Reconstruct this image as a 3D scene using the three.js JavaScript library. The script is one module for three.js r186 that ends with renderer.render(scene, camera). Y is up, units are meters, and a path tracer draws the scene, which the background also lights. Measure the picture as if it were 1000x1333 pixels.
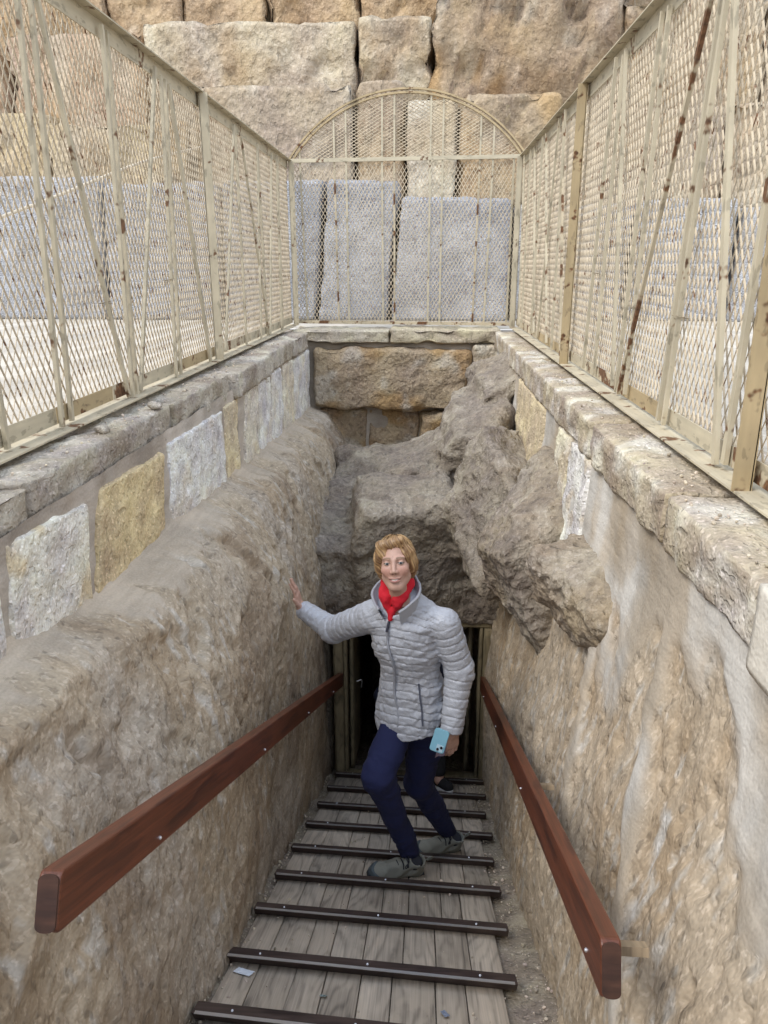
import * as THREE from 'three';
import { mergeGeometries, mergeVertices } from 'three/addons/utils/BufferGeometryUtils.js';

// ---------------------------------------------------------------- camera, sky, sun, exposure
const scene = new THREE.Scene();
const camera = new THREE.PerspectiveCamera(67.37, 768 / 1024, 0.05, 600);
camera.rotation.order = 'YXZ';
camera.position.set(0, 0, 0);
camera.rotation.set(THREE.MathUtils.degToRad(-17.8), THREE.MathUtils.degToRad(2.94), 0);
scene.add(camera);
const renderer = new THREE.WebGLRenderer({ antialias: true });
renderer.setSize(768, 1024);
renderer.toneMapping = THREE.LinearToneMapping;
renderer.toneMappingExposure = 1.88;
renderer.shadowMap.enabled = true;
{
  const W = 128, H = 64, d = new Float32Array(W * H * 4);
  for (let j = 0; j < H; j++) for (let i = 0; i < W; i++) {
    const e = Math.max(0, Math.sin(((j + 0.5) / H - 0.5) * Math.PI)), k = Math.pow(e, 0.55), o = (j * W + i) * 4;
    d[o] = 0.84 * (1 - k) + 0.64 * k; d[o + 1] = 0.86 * (1 - k) + 0.76 * k; d[o + 2] = 0.90 * (1 - k) + 0.96 * k; d[o + 3] = 1;
  }
  const sky = new THREE.DataTexture(d, W, H, THREE.RGBAFormat, THREE.FloatType);
  sky.mapping = THREE.EquirectangularReflectionMapping; sky.magFilter = THREE.LinearFilter; sky.needsUpdate = true;
  scene.background = sky; scene.environment = sky;
}
const sun = new THREE.DirectionalLight(new THREE.Color(1, 0.95, 0.87), 1.45);
sun.position.set(-13, 18, 6); sun.target.position.set(0, -1, -4);
sun.castShadow = true; sun.shadow.radius = 45; sun.shadow.mapSize.set(2048, 2048);
Object.assign(sun.shadow.camera, { left: -14, right: 14, top: 14, bottom: -14, near: 1, far: 60 });
scene.add(sun, sun.target);

// ---------------------------------------------------------------- random numbers and noise
let seedState = 7;
const rnd = () => { seedState = (seedState * 1664525 + 1013904223) >>> 0; return seedState / 4294967296; };
const rr = (a, b) => a + (b - a) * rnd();
const PM = new Uint8Array(512);
{ const p = [...Array(256).keys()]; for (let i = 255; i > 0; i--) { const j = Math.floor(rnd() * (i + 1)); [p[i], p[j]] = [p[j], p[i]]; } for (let i = 0; i < 512; i++) PM[i] = p[i & 255]; }
const fade = t => t * t * t * (t * (t * 6 - 15) + 10);
const lerp = (a, b, t) => a + (b - a) * t;
const clamp = (v, a = 0, b = 1) => v < a ? a : v > b ? b : v;
const sm = (a, b, v) => { const t = clamp((v - a) / (b - a)); return t * t * (3 - 2 * t); };
const G3 = [[1,1,0],[-1,1,0],[1,-1,0],[-1,-1,0],[1,0,1],[-1,0,1],[1,0,-1],[-1,0,-1],[0,1,1],[0,-1,1],[0,1,-1],[0,-1,-1],[1,1,0],[-1,1,0],[0,-1,1],[0,-1,-1]];
function g3(h, x, y, z) { const g = G3[h & 15]; return g[0] * x + g[1] * y + g[2] * z; }
function n3(x, y, z) {
  const X = Math.floor(x), Y = Math.floor(y), Z = Math.floor(z); x -= X; y -= Y; z -= Z;
  const u = fade(x), v = fade(y), w = fade(z), a = PM[X & 255] + (Y & 255), b = PM[(X + 1) & 255] + (Y & 255);
  const A = PM[a & 255] + (Z & 255), B = PM[(a + 1) & 255] + (Z & 255), C = PM[b & 255] + (Z & 255), D = PM[(b + 1) & 255] + (Z & 255);
  return lerp(lerp(lerp(g3(PM[A & 255], x, y, z), g3(PM[C & 255], x - 1, y, z), u), lerp(g3(PM[B & 255], x, y - 1, z), g3(PM[D & 255], x - 1, y - 1, z), u), v),
    lerp(lerp(g3(PM[(A + 1) & 255], x, y, z - 1), g3(PM[(C + 1) & 255], x - 1, y, z - 1), u), lerp(g3(PM[(B + 1) & 255], x, y - 1, z - 1), g3(PM[(D + 1) & 255], x - 1, y - 1, z - 1), u), v), w);
}
function fbm(x, y, z, o = 4, g = 0.5) { let s = 0, a = 1, f = 1; for (let i = 0; i < o; i++) { s += a * n3(x * f + i * 17.3, y * f + i * 5.1, z * f - i * 9.7); a *= g; f *= 2.03; } return s; }
function ridge(x, y, z, o = 4) { let s = 0, a = 1, f = 1; for (let i = 0; i < o; i++) { const v = 1 - Math.abs(n3(x * f + i * 7.7, y * f - i * 3.3, z * f + i * 11.1)) * 2; s += a * v; a *= 0.5; f *= 2.07; } return s * 0.55; }
// periodic two-dimensional noise for textures that tile
const GX = new Float32Array(256), GY = new Float32Array(256);
for (let i = 0; i < 256; i++) { GX[i] = Math.cos(i * 0.0245437) * 1.4; GY[i] = Math.sin(i * 0.0245437) * 1.4; }
function p2(x, y, px, py, s) {                       // x and y run from 0 to the period
  let X = x | 0, Y = y | 0; x -= X; y -= Y; if (X >= px) X -= px; if (Y >= py) Y -= py;
  const X1 = X + 1 === px ? 0 : X + 1, Y1 = Y + 1 === py ? 0 : Y + 1, u = x * x * (3 - 2 * x), v = y * y * (3 - 2 * y), q = s * 31;
  const A = PM[(X + q) & 255], B = PM[(X1 + q) & 255], a = PM[(A + Y) & 255], b = PM[(B + Y) & 255], c = PM[(A + Y1) & 255], d = PM[(B + Y1) & 255];
  const m = GX[a] * x + GY[a] * y, n = GX[b] * (x - 1) + GY[b] * y, o = GX[c] * x + GY[c] * (y - 1), r = GX[d] * (x - 1) + GY[d] * (y - 1);
  const e = m + (n - m) * u; return e + (o + (r - o) * u - e) * v;
}
function pf(u, v, fx, fy, o, s = 0, g = 0.55) { let t = 0, a = 1; for (let i = 0; i < o; i++) { t += a * p2(u * fx, v * fy, fx, fy, s + i); a *= g; fx *= 2; fy *= 2; } return t; }

// ---------------------------------------------------------------- textures: grain only, computed
const toS = v => { v = clamp(v); return v <= 0.0031308 ? v * 12.92 : 1.055 * Math.pow(v, 1 / 2.4) - 0.055; };
function tex(size, fn, isColour = true) {
  const d = new Uint8Array(size * size * 4);
  for (let j = 0; j < size; j++) for (let i = 0; i < size; i++) {
    const c = fn((i + 0.5) / size, (j + 0.5) / size), o = (j * size + i) * 4;
    if (isColour) { d[o] = toS(c[0]) * 255; d[o + 1] = toS(c[1]) * 255; d[o + 2] = toS(c[2]) * 255; } else d[o] = d[o + 1] = d[o + 2] = clamp(c) * 255;
    d[o + 3] = 255;
  }
  const t = new THREE.DataTexture(d, size, size, THREE.RGBAFormat);
  t.wrapS = t.wrapT = THREE.RepeatWrapping; t.magFilter = THREE.LinearFilter; t.minFilter = THREE.LinearMipmapLinearFilter; t.generateMipmaps = true;
  if (isColour) t.colorSpace = THREE.SRGBColorSpace;
  t.needsUpdate = true; return t;
}
const scaled = (t, rx, ry) => { const c = t.clone(); c.repeat.set(rx, ry); c.needsUpdate = true; return c; };
const cl3 = (v, r, g, b) => [v * r, v * g, v * b];
// stone: pitted grain with pale chips (one tile = 1 m)
const stoneH = (u, v) => 0.5 + 0.30 * pf(u, v, 12, 12, 5, 1) + 0.22 * pf(u, v, 70, 70, 2, 9) - 0.35 * sm(0.28, 0.6, pf(u, v, 40, 40, 2, 21));
const T = {};
T.stone = tex(1024, (u, v) => {
  const h = stoneH(u, v), b = pf(u, v, 5, 5, 4, 40), w = sm(0.42, 0.62, pf(u, v, 55, 55, 2, 60));
  const t = clamp(0.72 + 0.38 * (h - 0.5) + 0.16 * b + 0.28 * w + 0.10 * pf(u, v, 200, 200, 1, 77), 0.2, 1);
  return cl3(t, 1, 0.985 + 0.03 * b, 0.96 - 0.05 * b + 0.06 * w);
});
T.stoneB = tex(1024, (u, v) => stoneH(u, v), false);
// broken flakes: each cell of a jittered grid is a small tilted facet
const vd = new Float32Array(3);
function flake(u, v, nx, ny, s, warp = 0) {
  const x = u * nx + warp, y = v * ny + warp * 0.7, X = Math.floor(x), Y = Math.floor(y); let best = 9, bh = 0, bd = 0, be = 0;
  for (let j = -1; j < 2; j++) for (let i = -1; i < 2; i++) {
    const cx = X + i, cy = Y + j, wx = ((cx % nx) + nx) % nx, wy = ((cy % ny) + ny) % ny, h = PM[(PM[(wx + s * 13) & 255] + wy + (wx >> 8) * 7 + (wy >> 8) * 3) & 255], k = PM[(h + wx + 91) & 255];
    const dx = cx + 0.15 + 0.7 * h / 255 - x, dy = cy + 0.15 + 0.7 * k / 255 - y, d = dx * dx + dy * dy; if (d < best) { best = d; bh = PM[(h + k) & 255] / 255; bd = dx * (h / 127 - 1) + dy * (k / 127 - 1); be = k; }
  }
  vd[0] = bh; vd[1] = bd; vd[2] = be / 255; return bh * 0.6 + bd * 0.55;
}
// rock: coarse gritty breakage
const rockH = (u, v) => { const w = 0.35 * p2(u * 24, v * 24, 24, 24, 5); return 0.45 + 0.16 * flake(u, v, 22, 17, 3, w) + 0.14 * pf(u, v, 8, 7, 3, 3, 0.6) + 0.26 * pf(u, v, 34, 30, 3, 13, 0.6) - 0.22 * sm(0.3, 0.65, pf(u, v, 26, 22, 2, 33)); };
T.rock = tex(1024, (u, v) => {
  const w0 = 0.35 * p2(u * 24, v * 24, 24, 24, 5); flake(u, v, 22, 17, 3, w0); const f1 = vd[0] - 0.5;
  const g = pf(u, v, 34, 30, 3, 13, 0.6), b = pf(u, v, 4, 4, 4, 43), w = sm(0.30, 0.55, pf(u, v, 60, 52, 2, 61)), k = sm(0.3, 0.65, pf(u, v, 26, 22, 2, 33));
  const t = clamp(0.76 + 0.15 * g + 0.12 * b + 0.20 * w + 0.09 * f1 - 0.14 * k + 0.07 * pf(u, v, 160, 150, 1, 47), 0.15, 1);
  return cl3(t, 1, 0.98 + 0.02 * b + 0.02 * w, 0.94 - 0.03 * b + 0.06 * w);
});
T.rockB = tex(1024, rockH, false);
// dressed wall: short upright flecks and pits left by the pick, fine grit
const wallH = (u, v) => 0.5 + 0.20 * pf(u, v, 44, 30, 3, 201, 0.6) + 0.16 * pf(u, v, 16, 13, 3, 205, 0.6) + 0.08 * pf(u, v, 130, 110, 1, 209) - 0.22 * sm(0.3, 0.65, pf(u, v, 34, 22, 2, 213));
T.wall = tex(1024, (u, v) => {
  const w = sm(0.3, 0.6, pf(u, v, 56, 34, 3, 217, 0.6)), k = sm(0.3, 0.65, pf(u, v, 34, 22, 2, 213)), b = pf(u, v, 4, 4, 4, 221), g = pf(u, v, 130, 110, 1, 209), c = pf(u, v, 16, 13, 3, 205, 0.6);
  const t = clamp(0.77 + 0.23 * w - 0.20 * k + 0.09 * b + 0.11 * g + 0.07 * c, 0.15, 1);
  return cl3(t, 1, 0.985 + 0.015 * w, 0.95 + 0.05 * w);
});
T.wallB = tex(1024, wallH, false);
T.plaster = tex(1024, (u, v) => {
  const b = pf(u, v, 3, 3, 5, 81), g = pf(u, v, 120, 120, 2, 82), s = pf(u, v, 6, 40, 3, 83);
  return cl3(clamp(0.80 + 0.16 * b + 0.08 * g + 0.07 * s, 0.3, 1), 1, 0.985, 0.96);
});
T.plasterB = tex(512, (u, v) => 0.5 + 0.25 * pf(u, v, 5, 30, 3, 84) + 0.2 * pf(u, v, 90, 90, 2, 85), false);
T.granite = tex(512, (u, v) => {
  const a = pf(u, v, 60, 60, 2, 90), b = pf(u, v, 90, 90, 2, 93), w = sm(0.2, 0.5, a), k = sm(0.15, 0.45, b);
  return cl3(clamp(0.66 + 0.34 * w - 0.42 * k + 0.1 * pf(u, v, 5, 5, 3, 95), 0.1, 1), 0.98, 0.98, 1);
});
// wood: grey boards (grain along v) and varnished red wood
const grain = (u, v, s) => { const w = u * 16 + 2.2 * pf(u, v, 3, 2, 3, s) + 0.5 * pf(u, v, 20, 3, 2, s + 4); return 0.5 + 0.5 * Math.sin(w * Math.PI * 2); };
T.wood = tex(1024, (u, v) => {
  const g = grain(u, v, 101), f = pf(u, v, 160, 6, 2, 104), d = pf(u, v, 5, 5, 4, 107), dust = sm(0.02, 0.5, pf(u, v, 9, 7, 5, 111));
  const t = clamp(0.66 - 0.20 * Math.pow(g, 3) + 0.12 * f + 0.16 * d, 0.1, 1), k = dust * 0.45;
  return [lerp(t, 0.80, k), lerp(t * 0.94, 0.75, k), lerp(t * 0.86, 0.67, k)];
});
T.woodB = tex(512, (u, v) => 0.6 - 0.3 * Math.pow(grain(u, v, 101), 3) + 0.15 * pf(u, v, 160, 6, 2, 104), false);
T.red = tex(1024, (u, v) => {
  const f = pf(u, v, 6, 90, 3, 121), b = pf(u, v, 3, 8, 4, 124), g = pf(u, v, 2, 30, 3, 128), k = sm(0.15, 0.55, pf(u, v, 4, 9, 4, 131)), sc = sm(0.42, 0.62, pf(u, v, 8, 60, 3, 135));
  const t = clamp(0.72 + 0.20 * f + 0.20 * b + 0.16 * g, 0.2, 1);
  return [lerp(t, t * 0.5, k * 0.7) + 0.12 * sc, lerp(t * 0.95, t * 0.45, k * 0.7) + 0.14 * sc, lerp(t * 0.9, t * 0.5, k * 0.7) + 0.16 * sc];
});
// old cream paint on iron: dust, drips, chips down to rust
const paintTex = (rust) => tex(512, (u, v) => {
  const d = pf(u, v, 4, 4, 5, 141), s = pf(u, v, 50, 5, 3, 145), r = sm(rust, rust + 0.32, pf(u, v, 7, 7, 5, 149) + 0.25 * pf(u, v, 40, 40, 2, 152)), dk = sm(0.42, 0.6, pf(u, v, 30, 12, 4, 155));
  const t = clamp(0.84 + 0.13 * d + 0.07 * s - 0.25 * dk, 0.2, 1), q = 0.8 + 0.5 * pf(u, v, 60, 60, 2, 158);
  return [lerp(t, 0.30 * q, r), lerp(t * 0.985, 0.165 * q, r), lerp(t * 0.95, 0.10 * q, r)];
});
T.paint = paintTex(0.50); T.paintRust = paintTex(0.05);
T.paintB = tex(256, (u, v) => 0.5 + 0.35 * pf(u, v, 10, 10, 4, 149), false);
T.cloth = tex(512, (u, v) => cl3(0.9 + 0.1 * pf(u, v, 120, 120, 2, 161), 1, 1, 1));
T.clothB = tex(512, (u, v) => 0.5 + 0.32 * pf(u, v, 9, 9, 4, 165) + 0.12 * pf(u, v, 90, 90, 2, 168), false);

const std = (o) => new THREE.MeshStandardMaterial(o);
const lin = (r, g, b) => new THREE.Color().setRGB(r, g, b);
const M = {
  stone: std({ vertexColors: true, map: T.stone, bumpMap: T.stoneB, bumpScale: 0.008, roughness: 0.95 }),
  pyramid: std({ vertexColors: true, map: scaled(T.rock, 0.45, 0.45), bumpMap: scaled(T.rockB, 0.45, 0.45), bumpScale: 0.030, roughness: 0.97 }),
  rock: std({ vertexColors: true, map: scaled(T.rock, 0.9, 0.9), bumpMap: scaled(T.rockB, 0.9, 0.9), bumpScale: 0.020, roughness: 0.97 }),
  rockWall: std({ vertexColors: true, map: T.wall, bumpMap: T.wallB, bumpScale: 0.008, roughness: 0.97 }),
  plaster: std({ vertexColors: true, map: T.plaster, bumpMap: T.plasterB, bumpScale: 0.0035, roughness: 0.95 }),
  granite: std({ vertexColors: true, map: T.granite, bumpMap: scaled(T.stoneB, 1, 1), bumpScale: 0.012, roughness: 0.8 }),
  wood: std({ vertexColors: true, map: T.wood, bumpMap: T.woodB, bumpScale: 0.0025, roughness: 0.8 }),
  red: new THREE.MeshPhysicalMaterial({ color: lin(0.170, 0.050, 0.022), map: T.red, roughness: 0.45, clearcoat: 0.15, clearcoatRoughness: 0.35 }),
  redEnd: std({ color: lin(0.085, 0.036, 0.022), map: T.red, roughness: 0.7 }),
  cleat: std({ color: lin(0.095, 0.068, 0.062), map: T.red, roughness: 0.48 }),
  strip: std({ color: lin(0.78, 0.78, 0.80), metalness: 0.85, roughness: 0.42 }),
  paint: std({ color: lin(0.60, 0.535, 0.40), map: T.paint, bumpMap: T.paintB, bumpScale: 0.0015, roughness: 0.7 }),
  paintRust: std({ color: lin(0.60, 0.52, 0.38), map: T.paintRust, bumpMap: T.paintB, bumpScale: 0.002, roughness: 0.85 }),
  ochre: std({ color: lin(0.50, 0.39, 0.23), map: T.paint, bumpMap: T.paintB, bumpScale: 0.0015, roughness: 0.75 }),
  mesh: std({ color: lin(0.66, 0.56, 0.42), map: scaled(T.paint, 2, 2), roughness: 0.8 }),
  frame: std({ vertexColors: true, map: T.wood, roughness: 0.75 }),
  dark: std({ color: lin(0.05, 0.048, 0.045), roughness: 0.95 }),
};

// ---------------------------------------------------------------- object helpers
const taken = new Map(), bases = new WeakMap();
const numbered = n => { const k = taken.get(n) || 0; taken.set(n, k + 1); return k ? `${n}_${String(k).padStart(3, '0')}` : n; };
function thing(name, label, category, base = [0, 0, 0], group) {
  const g = new THREE.Group(); g.name = numbered(name); g.position.set(...base); scene.add(g); bases.set(g, base);
  g.userData = { label, category }; if (group) g.userData.group = group; return g;
}
function part(name, geo, mat, parent, kind) {          // geometry in world metres; parts sit under their thing
  const b = bases.get(parent); if (b) geo.translate(-b[0], -b[1], -b[2]);
  const m = new THREE.Mesh(geo, mat); m.name = name; m.castShadow = m.receiveShadow = true; parent.add(m); if (b) bases.set(m, b);
  if (kind) m.userData.kind = kind; return m;
}
function single(name, geo, mat, label, category, group) {
  geo.computeBoundingBox(); const bb = geo.boundingBox, b = [(bb.min.x + bb.max.x) / 2, bb.min.y, (bb.min.z + bb.max.z) / 2];
  geo.translate(-b[0], -b[1], -b[2]);
  const m = new THREE.Mesh(geo, mat); m.name = numbered(name); m.position.set(...b); m.castShadow = m.receiveShadow = true; scene.add(m);
  m.userData = { label, category }; if (group) m.userData.group = group; return m;
}
function structure(name, geo, mat, label) { const m = new THREE.Mesh(geo, mat); m.name = numbered(name); m.castShadow = m.receiveShadow = true; scene.add(m); m.userData = { kind: 'structure', label }; return m; }

// ---------------------------------------------------------------- geometry helpers
const V = (x, y, z) => new THREE.Vector3(x, y, z);
function colourise(geo, fn) {
  const p = geo.attributes.position, n = geo.attributes.normal, c = new Float32Array(p.count * 3);
  for (let i = 0; i < p.count; i++) { const k = fn(p.getX(i), p.getY(i), p.getZ(i), n.getX(i), n.getY(i), n.getZ(i)); c[i * 3] = k[0]; c[i * 3 + 1] = k[1]; c[i * 3 + 2] = k[2]; }
  geo.setAttribute('color', new THREE.BufferAttribute(c, 3)); return geo;
}
function boxUV(geo, s = 1, ou = 0, ov = 0) {           // metres, projected along the largest axis of the face
  const g = geo.index ? geo.toNonIndexed() : geo, p = g.attributes.position, uv = new Float32Array(p.count * 2);
  const a = V(), b = V(), c = V();
  for (let i = 0; i < p.count; i += 3) {
    a.fromBufferAttribute(p, i); b.fromBufferAttribute(p, i + 1).sub(a); c.fromBufferAttribute(p, i + 2).sub(a); b.cross(c);
    const x = Math.abs(b.x), y = Math.abs(b.y), z = Math.abs(b.z);
    for (let k = 0; k < 3; k++) {
      const X = p.getX(i + k), Y = p.getY(i + k), Z = p.getZ(i + k), o = (i + k) * 2;
      if (x >= y && x >= z) { uv[o] = Z * s; uv[o + 1] = Y * s; } else if (y >= z) { uv[o] = X * s; uv[o + 1] = Z * s; } else { uv[o] = X * s; uv[o + 1] = Y * s; }
      uv[o] += ou; uv[o + 1] += ov;
    }
  }
  g.setAttribute('uv', new THREE.BufferAttribute(uv, 2)); return g;
}
// rough block: eight corners, rounded edges, noisy faces. corners: [x0,y0,z0] order is x fastest, then y, then z
function roughBlock(c8, { n = [10, 8, 6], r = 0.02, amp = 0.012, freq = 6, seed = 0, chip = 0, uvs = 1 } = {}) {
  let g = new THREE.BoxGeometry(1, 1, 1, ...n); g.deleteAttribute('uv'); g.deleteAttribute('normal'); g = mergeVertices(g, 1e-5);
  const L = (a, b) => Math.hypot(c8[a][0] - c8[b][0], c8[a][1] - c8[b][1], c8[a][2] - c8[b][2]);
  const size = [L(0, 1), L(0, 2), L(0, 4)], p = g.attributes.position, q = [0, 0, 0], inn = [0, 0, 0];
  const rad = Math.min(r, size[0] / 2.2, size[1] / 2.2, size[2] / 2.2);
  for (let i = 0; i < p.count; i++) {
    let l2 = 0;
    for (let k = 0; k < 3; k++) { q[k] = p.getComponent(i, k) * size[k]; const h = size[k] / 2 - rad; inn[k] = clamp(q[k], -h, h); l2 += (q[k] - inn[k]) ** 2; }
    const l = Math.sqrt(l2) || 1;
    const w = [0, 0, 0], t = [0, 0, 0];
    for (let k = 0; k < 3; k++) { q[k] = inn[k] + (q[k] - inn[k]) / l * rad; t[k] = q[k] / size[k] + 0.5; }
    for (let m = 0; m < 8; m++) { const f = ((m & 1) ? t[0] : 1 - t[0]) * ((m & 2) ? t[1] : 1 - t[1]) * ((m & 4) ? t[2] : 1 - t[2]); for (let k = 0; k < 3; k++) w[k] += f * c8[m][k]; }
    p.setXYZ(i, ...w);
  }
  g.computeVertexNormals();
  const nn = g.attributes.normal;
  for (let i = 0; i < p.count; i++) {
    const x = p.getX(i), y = p.getY(i), z = p.getZ(i);
    let d = amp * fbm(x * freq + seed, y * freq, z * freq - seed, 4);
    if (chip) d -= chip * sm(0.15, 0.55, fbm(x * 2.6 - seed, y * 2.6 + seed, z * 2.6, 3));
    p.setXYZ(i, x + nn.getX(i) * d, y + nn.getY(i) * d, z + nn.getZ(i) * d);
  }
  g.computeVertexNormals();
  return boxUV(g, uvs, seed * 0.37, seed * 0.61);
}
const corners = (x0, x1, y0, y1, z0, z1) => [[x0, y0, z0], [x1, y0, z0], [x0, y1, z0], [x1, y1, z0], [x0, y0, z1], [x1, y0, z1], [x0, y1, z1], [x1, y1, z1]];
function box(x0, x1, y0, y1, z0, z1) { return boxUV(new THREE.BoxGeometry(Math.abs(x1 - x0), Math.abs(y1 - y0), Math.abs(z1 - z0)).translate((x0 + x1) / 2, (y0 + y1) / 2, (z0 + z1) / 2)); }
// straight bar between two points; w across (along side), t thick
function bar(a, b, side, w, t, uo = 0) {
  const A = V(...a), B = V(...b), y = B.clone().sub(A), len = y.length(); y.normalize();
  const s = V(...side); s.addScaledVector(y, -s.dot(y)).normalize(); const n = s.clone().cross(y);
  const g = new THREE.BoxGeometry(w, len, t), m = new THREE.Matrix4().makeBasis(s, y, n).setPosition(A.add(B).multiplyScalar(0.5));
  const q = g.attributes.position, uv = g.attributes.uv;
  for (let i = 0; i < q.count; i++) uv.setXY(i, q.getX(i) + q.getZ(i) + uo, q.getY(i) + uo * 1.7);
  return g.applyMatrix4(m);
}
function tube(pts, r, seg = 40, rad = 6) { return new THREE.TubeGeometry(new THREE.CatmullRomCurve3(pts.map(p => V(...p))), seg, r, rad); }
// grid surface from a function of (u, v)
function sheet(nu, nv, fn, uvf) {
  const pos = new Float32Array((nu + 1) * (nv + 1) * 3), uv = new Float32Array((nu + 1) * (nv + 1) * 2), idx = [];
  for (let j = 0; j <= nv; j++) for (let i = 0; i <= nu; i++) {
    const k = j * (nu + 1) + i, p = fn(i / nu, j / nv); pos.set(p, k * 3); const t = uvf ? uvf(i / nu, j / nv, p) : [p[0], p[2]]; uv.set(t, k * 2);
    if (i < nu && j < nv) idx.push(k, k + 1, k + nu + 1, k + 1, k + nu + 2, k + nu + 1);
  }
  const g = new THREE.BufferGeometry(); g.setAttribute('position', new THREE.BufferAttribute(pos, 3)); g.setAttribute('uv', new THREE.BufferAttribute(uv, 2)); g.setIndex(idx); g.computeVertexNormals(); return g;
}
// flat-sided box from eight corners
function box8(c) {
  const F = [[0, 2, 3, 1], [4, 5, 7, 6], [0, 1, 5, 4], [2, 6, 7, 3], [0, 4, 6, 2], [1, 3, 7, 5]], pos = [];
  for (const f of F) for (const i of [0, 1, 2, 0, 2, 3]) pos.push(...c[f[i]]);
  const g = new THREE.BufferGeometry(); g.setAttribute('position', new THREE.Float32BufferAttribute(pos, 3)); g.computeVertexNormals(); return boxUV(g);
}
// split a surface in two by a mask on the middle of each face
function splitBy(g, fn) {
  const ix = g.index.array, p = g.attributes.position, A = [], B = [];
  for (let i = 0; i < ix.length; i += 3) { const a = ix[i], b = ix[i + 1], c = ix[i + 2]; (fn((p.getX(a) + p.getX(b) + p.getX(c)) / 3, (p.getY(a) + p.getY(b) + p.getY(c)) / 3, (p.getZ(a) + p.getZ(b) + p.getZ(c)) / 3) ? A : B).push(a, b, c); }
  return [A, B].map(idx => {
    const map = new Map(), out = [], src = []; for (const i of idx) { let k = map.get(i); if (k === undefined) { k = src.length; map.set(i, k); src.push(i); } out.push(k); }
    const q = new THREE.BufferGeometry(); for (const n of Object.keys(g.attributes)) { const at = g.attributes[n], s = at.itemSize, arr = new Float32Array(src.length * s); src.forEach((v, k) => { for (let j = 0; j < s; j++) arr[k * s + j] = at.array[v * s + j]; }); q.setAttribute(n, new THREE.BufferAttribute(arr, s)); }
    q.setIndex(out); return q;
  });
}
// surface of a distance field (surface nets), far blocks skipped
function nets(sdf, lo, hi, h, skip = 1.9) {
  const N = [0, 1, 2].map(i => Math.ceil((hi[i] - lo[i]) / h) + 1), [nx, ny, nz] = N, F = new Float32Array(nx * ny * nz), B = 6, R = B * h * 0.87 * skip;
  for (let bz = 0; bz < nz; bz += B) for (let by = 0; by < ny; by += B) for (let bx = 0; bx < nx; bx += B) {
    const d = sdf(lo[0] + (bx + B / 2) * h, lo[1] + (by + B / 2) * h, lo[2] + (bz + B / 2) * h), far = Math.abs(d) > R;
    for (let k = bz; k < Math.min(nz, bz + B); k++) for (let j = by; j < Math.min(ny, by + B); j++) for (let i = bx; i < Math.min(nx, bx + B); i++)
      F[(k * ny + j) * nx + i] = far ? d : sdf(lo[0] + i * h, lo[1] + j * h, lo[2] + k * h);
  }
  const ids = new Int32Array(nx * ny * nz).fill(-1), pos = [], idx = [];
  const E = [[0,1],[2,3],[4,5],[6,7],[0,2],[1,3],[4,6],[5,7],[0,4],[1,5],[2,6],[3,7]], v = new Float32Array(8);
  for (let k = 0; k < nz - 1; k++) for (let j = 0; j < ny - 1; j++) for (let i = 0; i < nx - 1; i++) {
    const o = (k * ny + j) * nx + i; let m = 0;
    for (let c = 0; c < 8; c++) { v[c] = F[o + (c & 1) + ((c >> 1) & 1) * nx + (c >> 2) * nx * ny]; if (v[c] < 0) m |= 1 << c; }
    if (m === 0 || m === 255) continue;
    let x = 0, y = 0, z = 0, n = 0;
    for (const [a, b] of E) if ((v[a] < 0) !== (v[b] < 0)) { const t = v[a] / (v[a] - v[b]); x += lerp(a & 1, b & 1, t); y += lerp((a >> 1) & 1, (b >> 1) & 1, t); z += lerp(a >> 2, b >> 2, t); n++; }
    ids[o] = pos.length / 3; pos.push(lo[0] + (i + x / n) * h, lo[1] + (j + y / n) * h, lo[2] + (k + z / n) * h);
  }
  const S = [1, nx, nx * ny];
  for (let k = 1; k < nz - 1; k++) for (let j = 1; j < ny - 1; j++) for (let i = 1; i < nx - 1; i++) {
    const o = (k * ny + j) * nx + i, s = F[o] < 0;
    for (let a = 0; a < 3; a++) {
      if (s === (F[o + S[a]] < 0)) continue;
      const u = S[(a + 1) % 3], w = S[(a + 2) % 3], A = ids[o], Bq = ids[o - u], C = ids[o - u - w], D = ids[o - w];
      if (A < 0 || Bq < 0 || C < 0 || D < 0) continue;
      if (s) idx.push(A, Bq, C, A, C, D); else idx.push(A, C, Bq, A, D, C);
    }
  }
  const g = new THREE.BufferGeometry(); g.setAttribute('position', new THREE.BufferAttribute(new Float32Array(pos), 3)); g.setIndex(idx); g.computeVertexNormals(); return g;
}
const smin = (a, b, k) => { const h = Math.max(k - Math.abs(a - b), 0) / k; return Math.min(a, b) - h * h * k * 0.25; };
function cap(x, y, z, a, b, r1, r2) {                  // tapered capsule
  const dx = b[0] - a[0], dy = b[1] - a[1], dz = b[2] - a[2], l = dx * dx + dy * dy + dz * dz || 1e-9;
  const t = clamp(((x - a[0]) * dx + (y - a[1]) * dy + (z - a[2]) * dz) / l);
  return Math.hypot(x - a[0] - dx * t, y - a[1] - dy * t, z - a[2] - dz * t) - lerp(r1, r2, t);
}
function ell(x, y, z, c, r) { const a = (x - c[0]) / r[0], b = (y - c[1]) / r[1], d = (z - c[2]) / r[2], k = Math.sqrt(a * a + b * b + d * d); return (k - 1) * Math.min(r[0], r[1], r[2]); }
const mix3 = (a, b, t) => [lerp(a[0], b[0], t), lerp(a[1], b[1], t), lerp(a[2], b[2], t)];
const mul3 = (a, k) => [a[0] * k, a[1] * k, a[2] * k];
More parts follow.
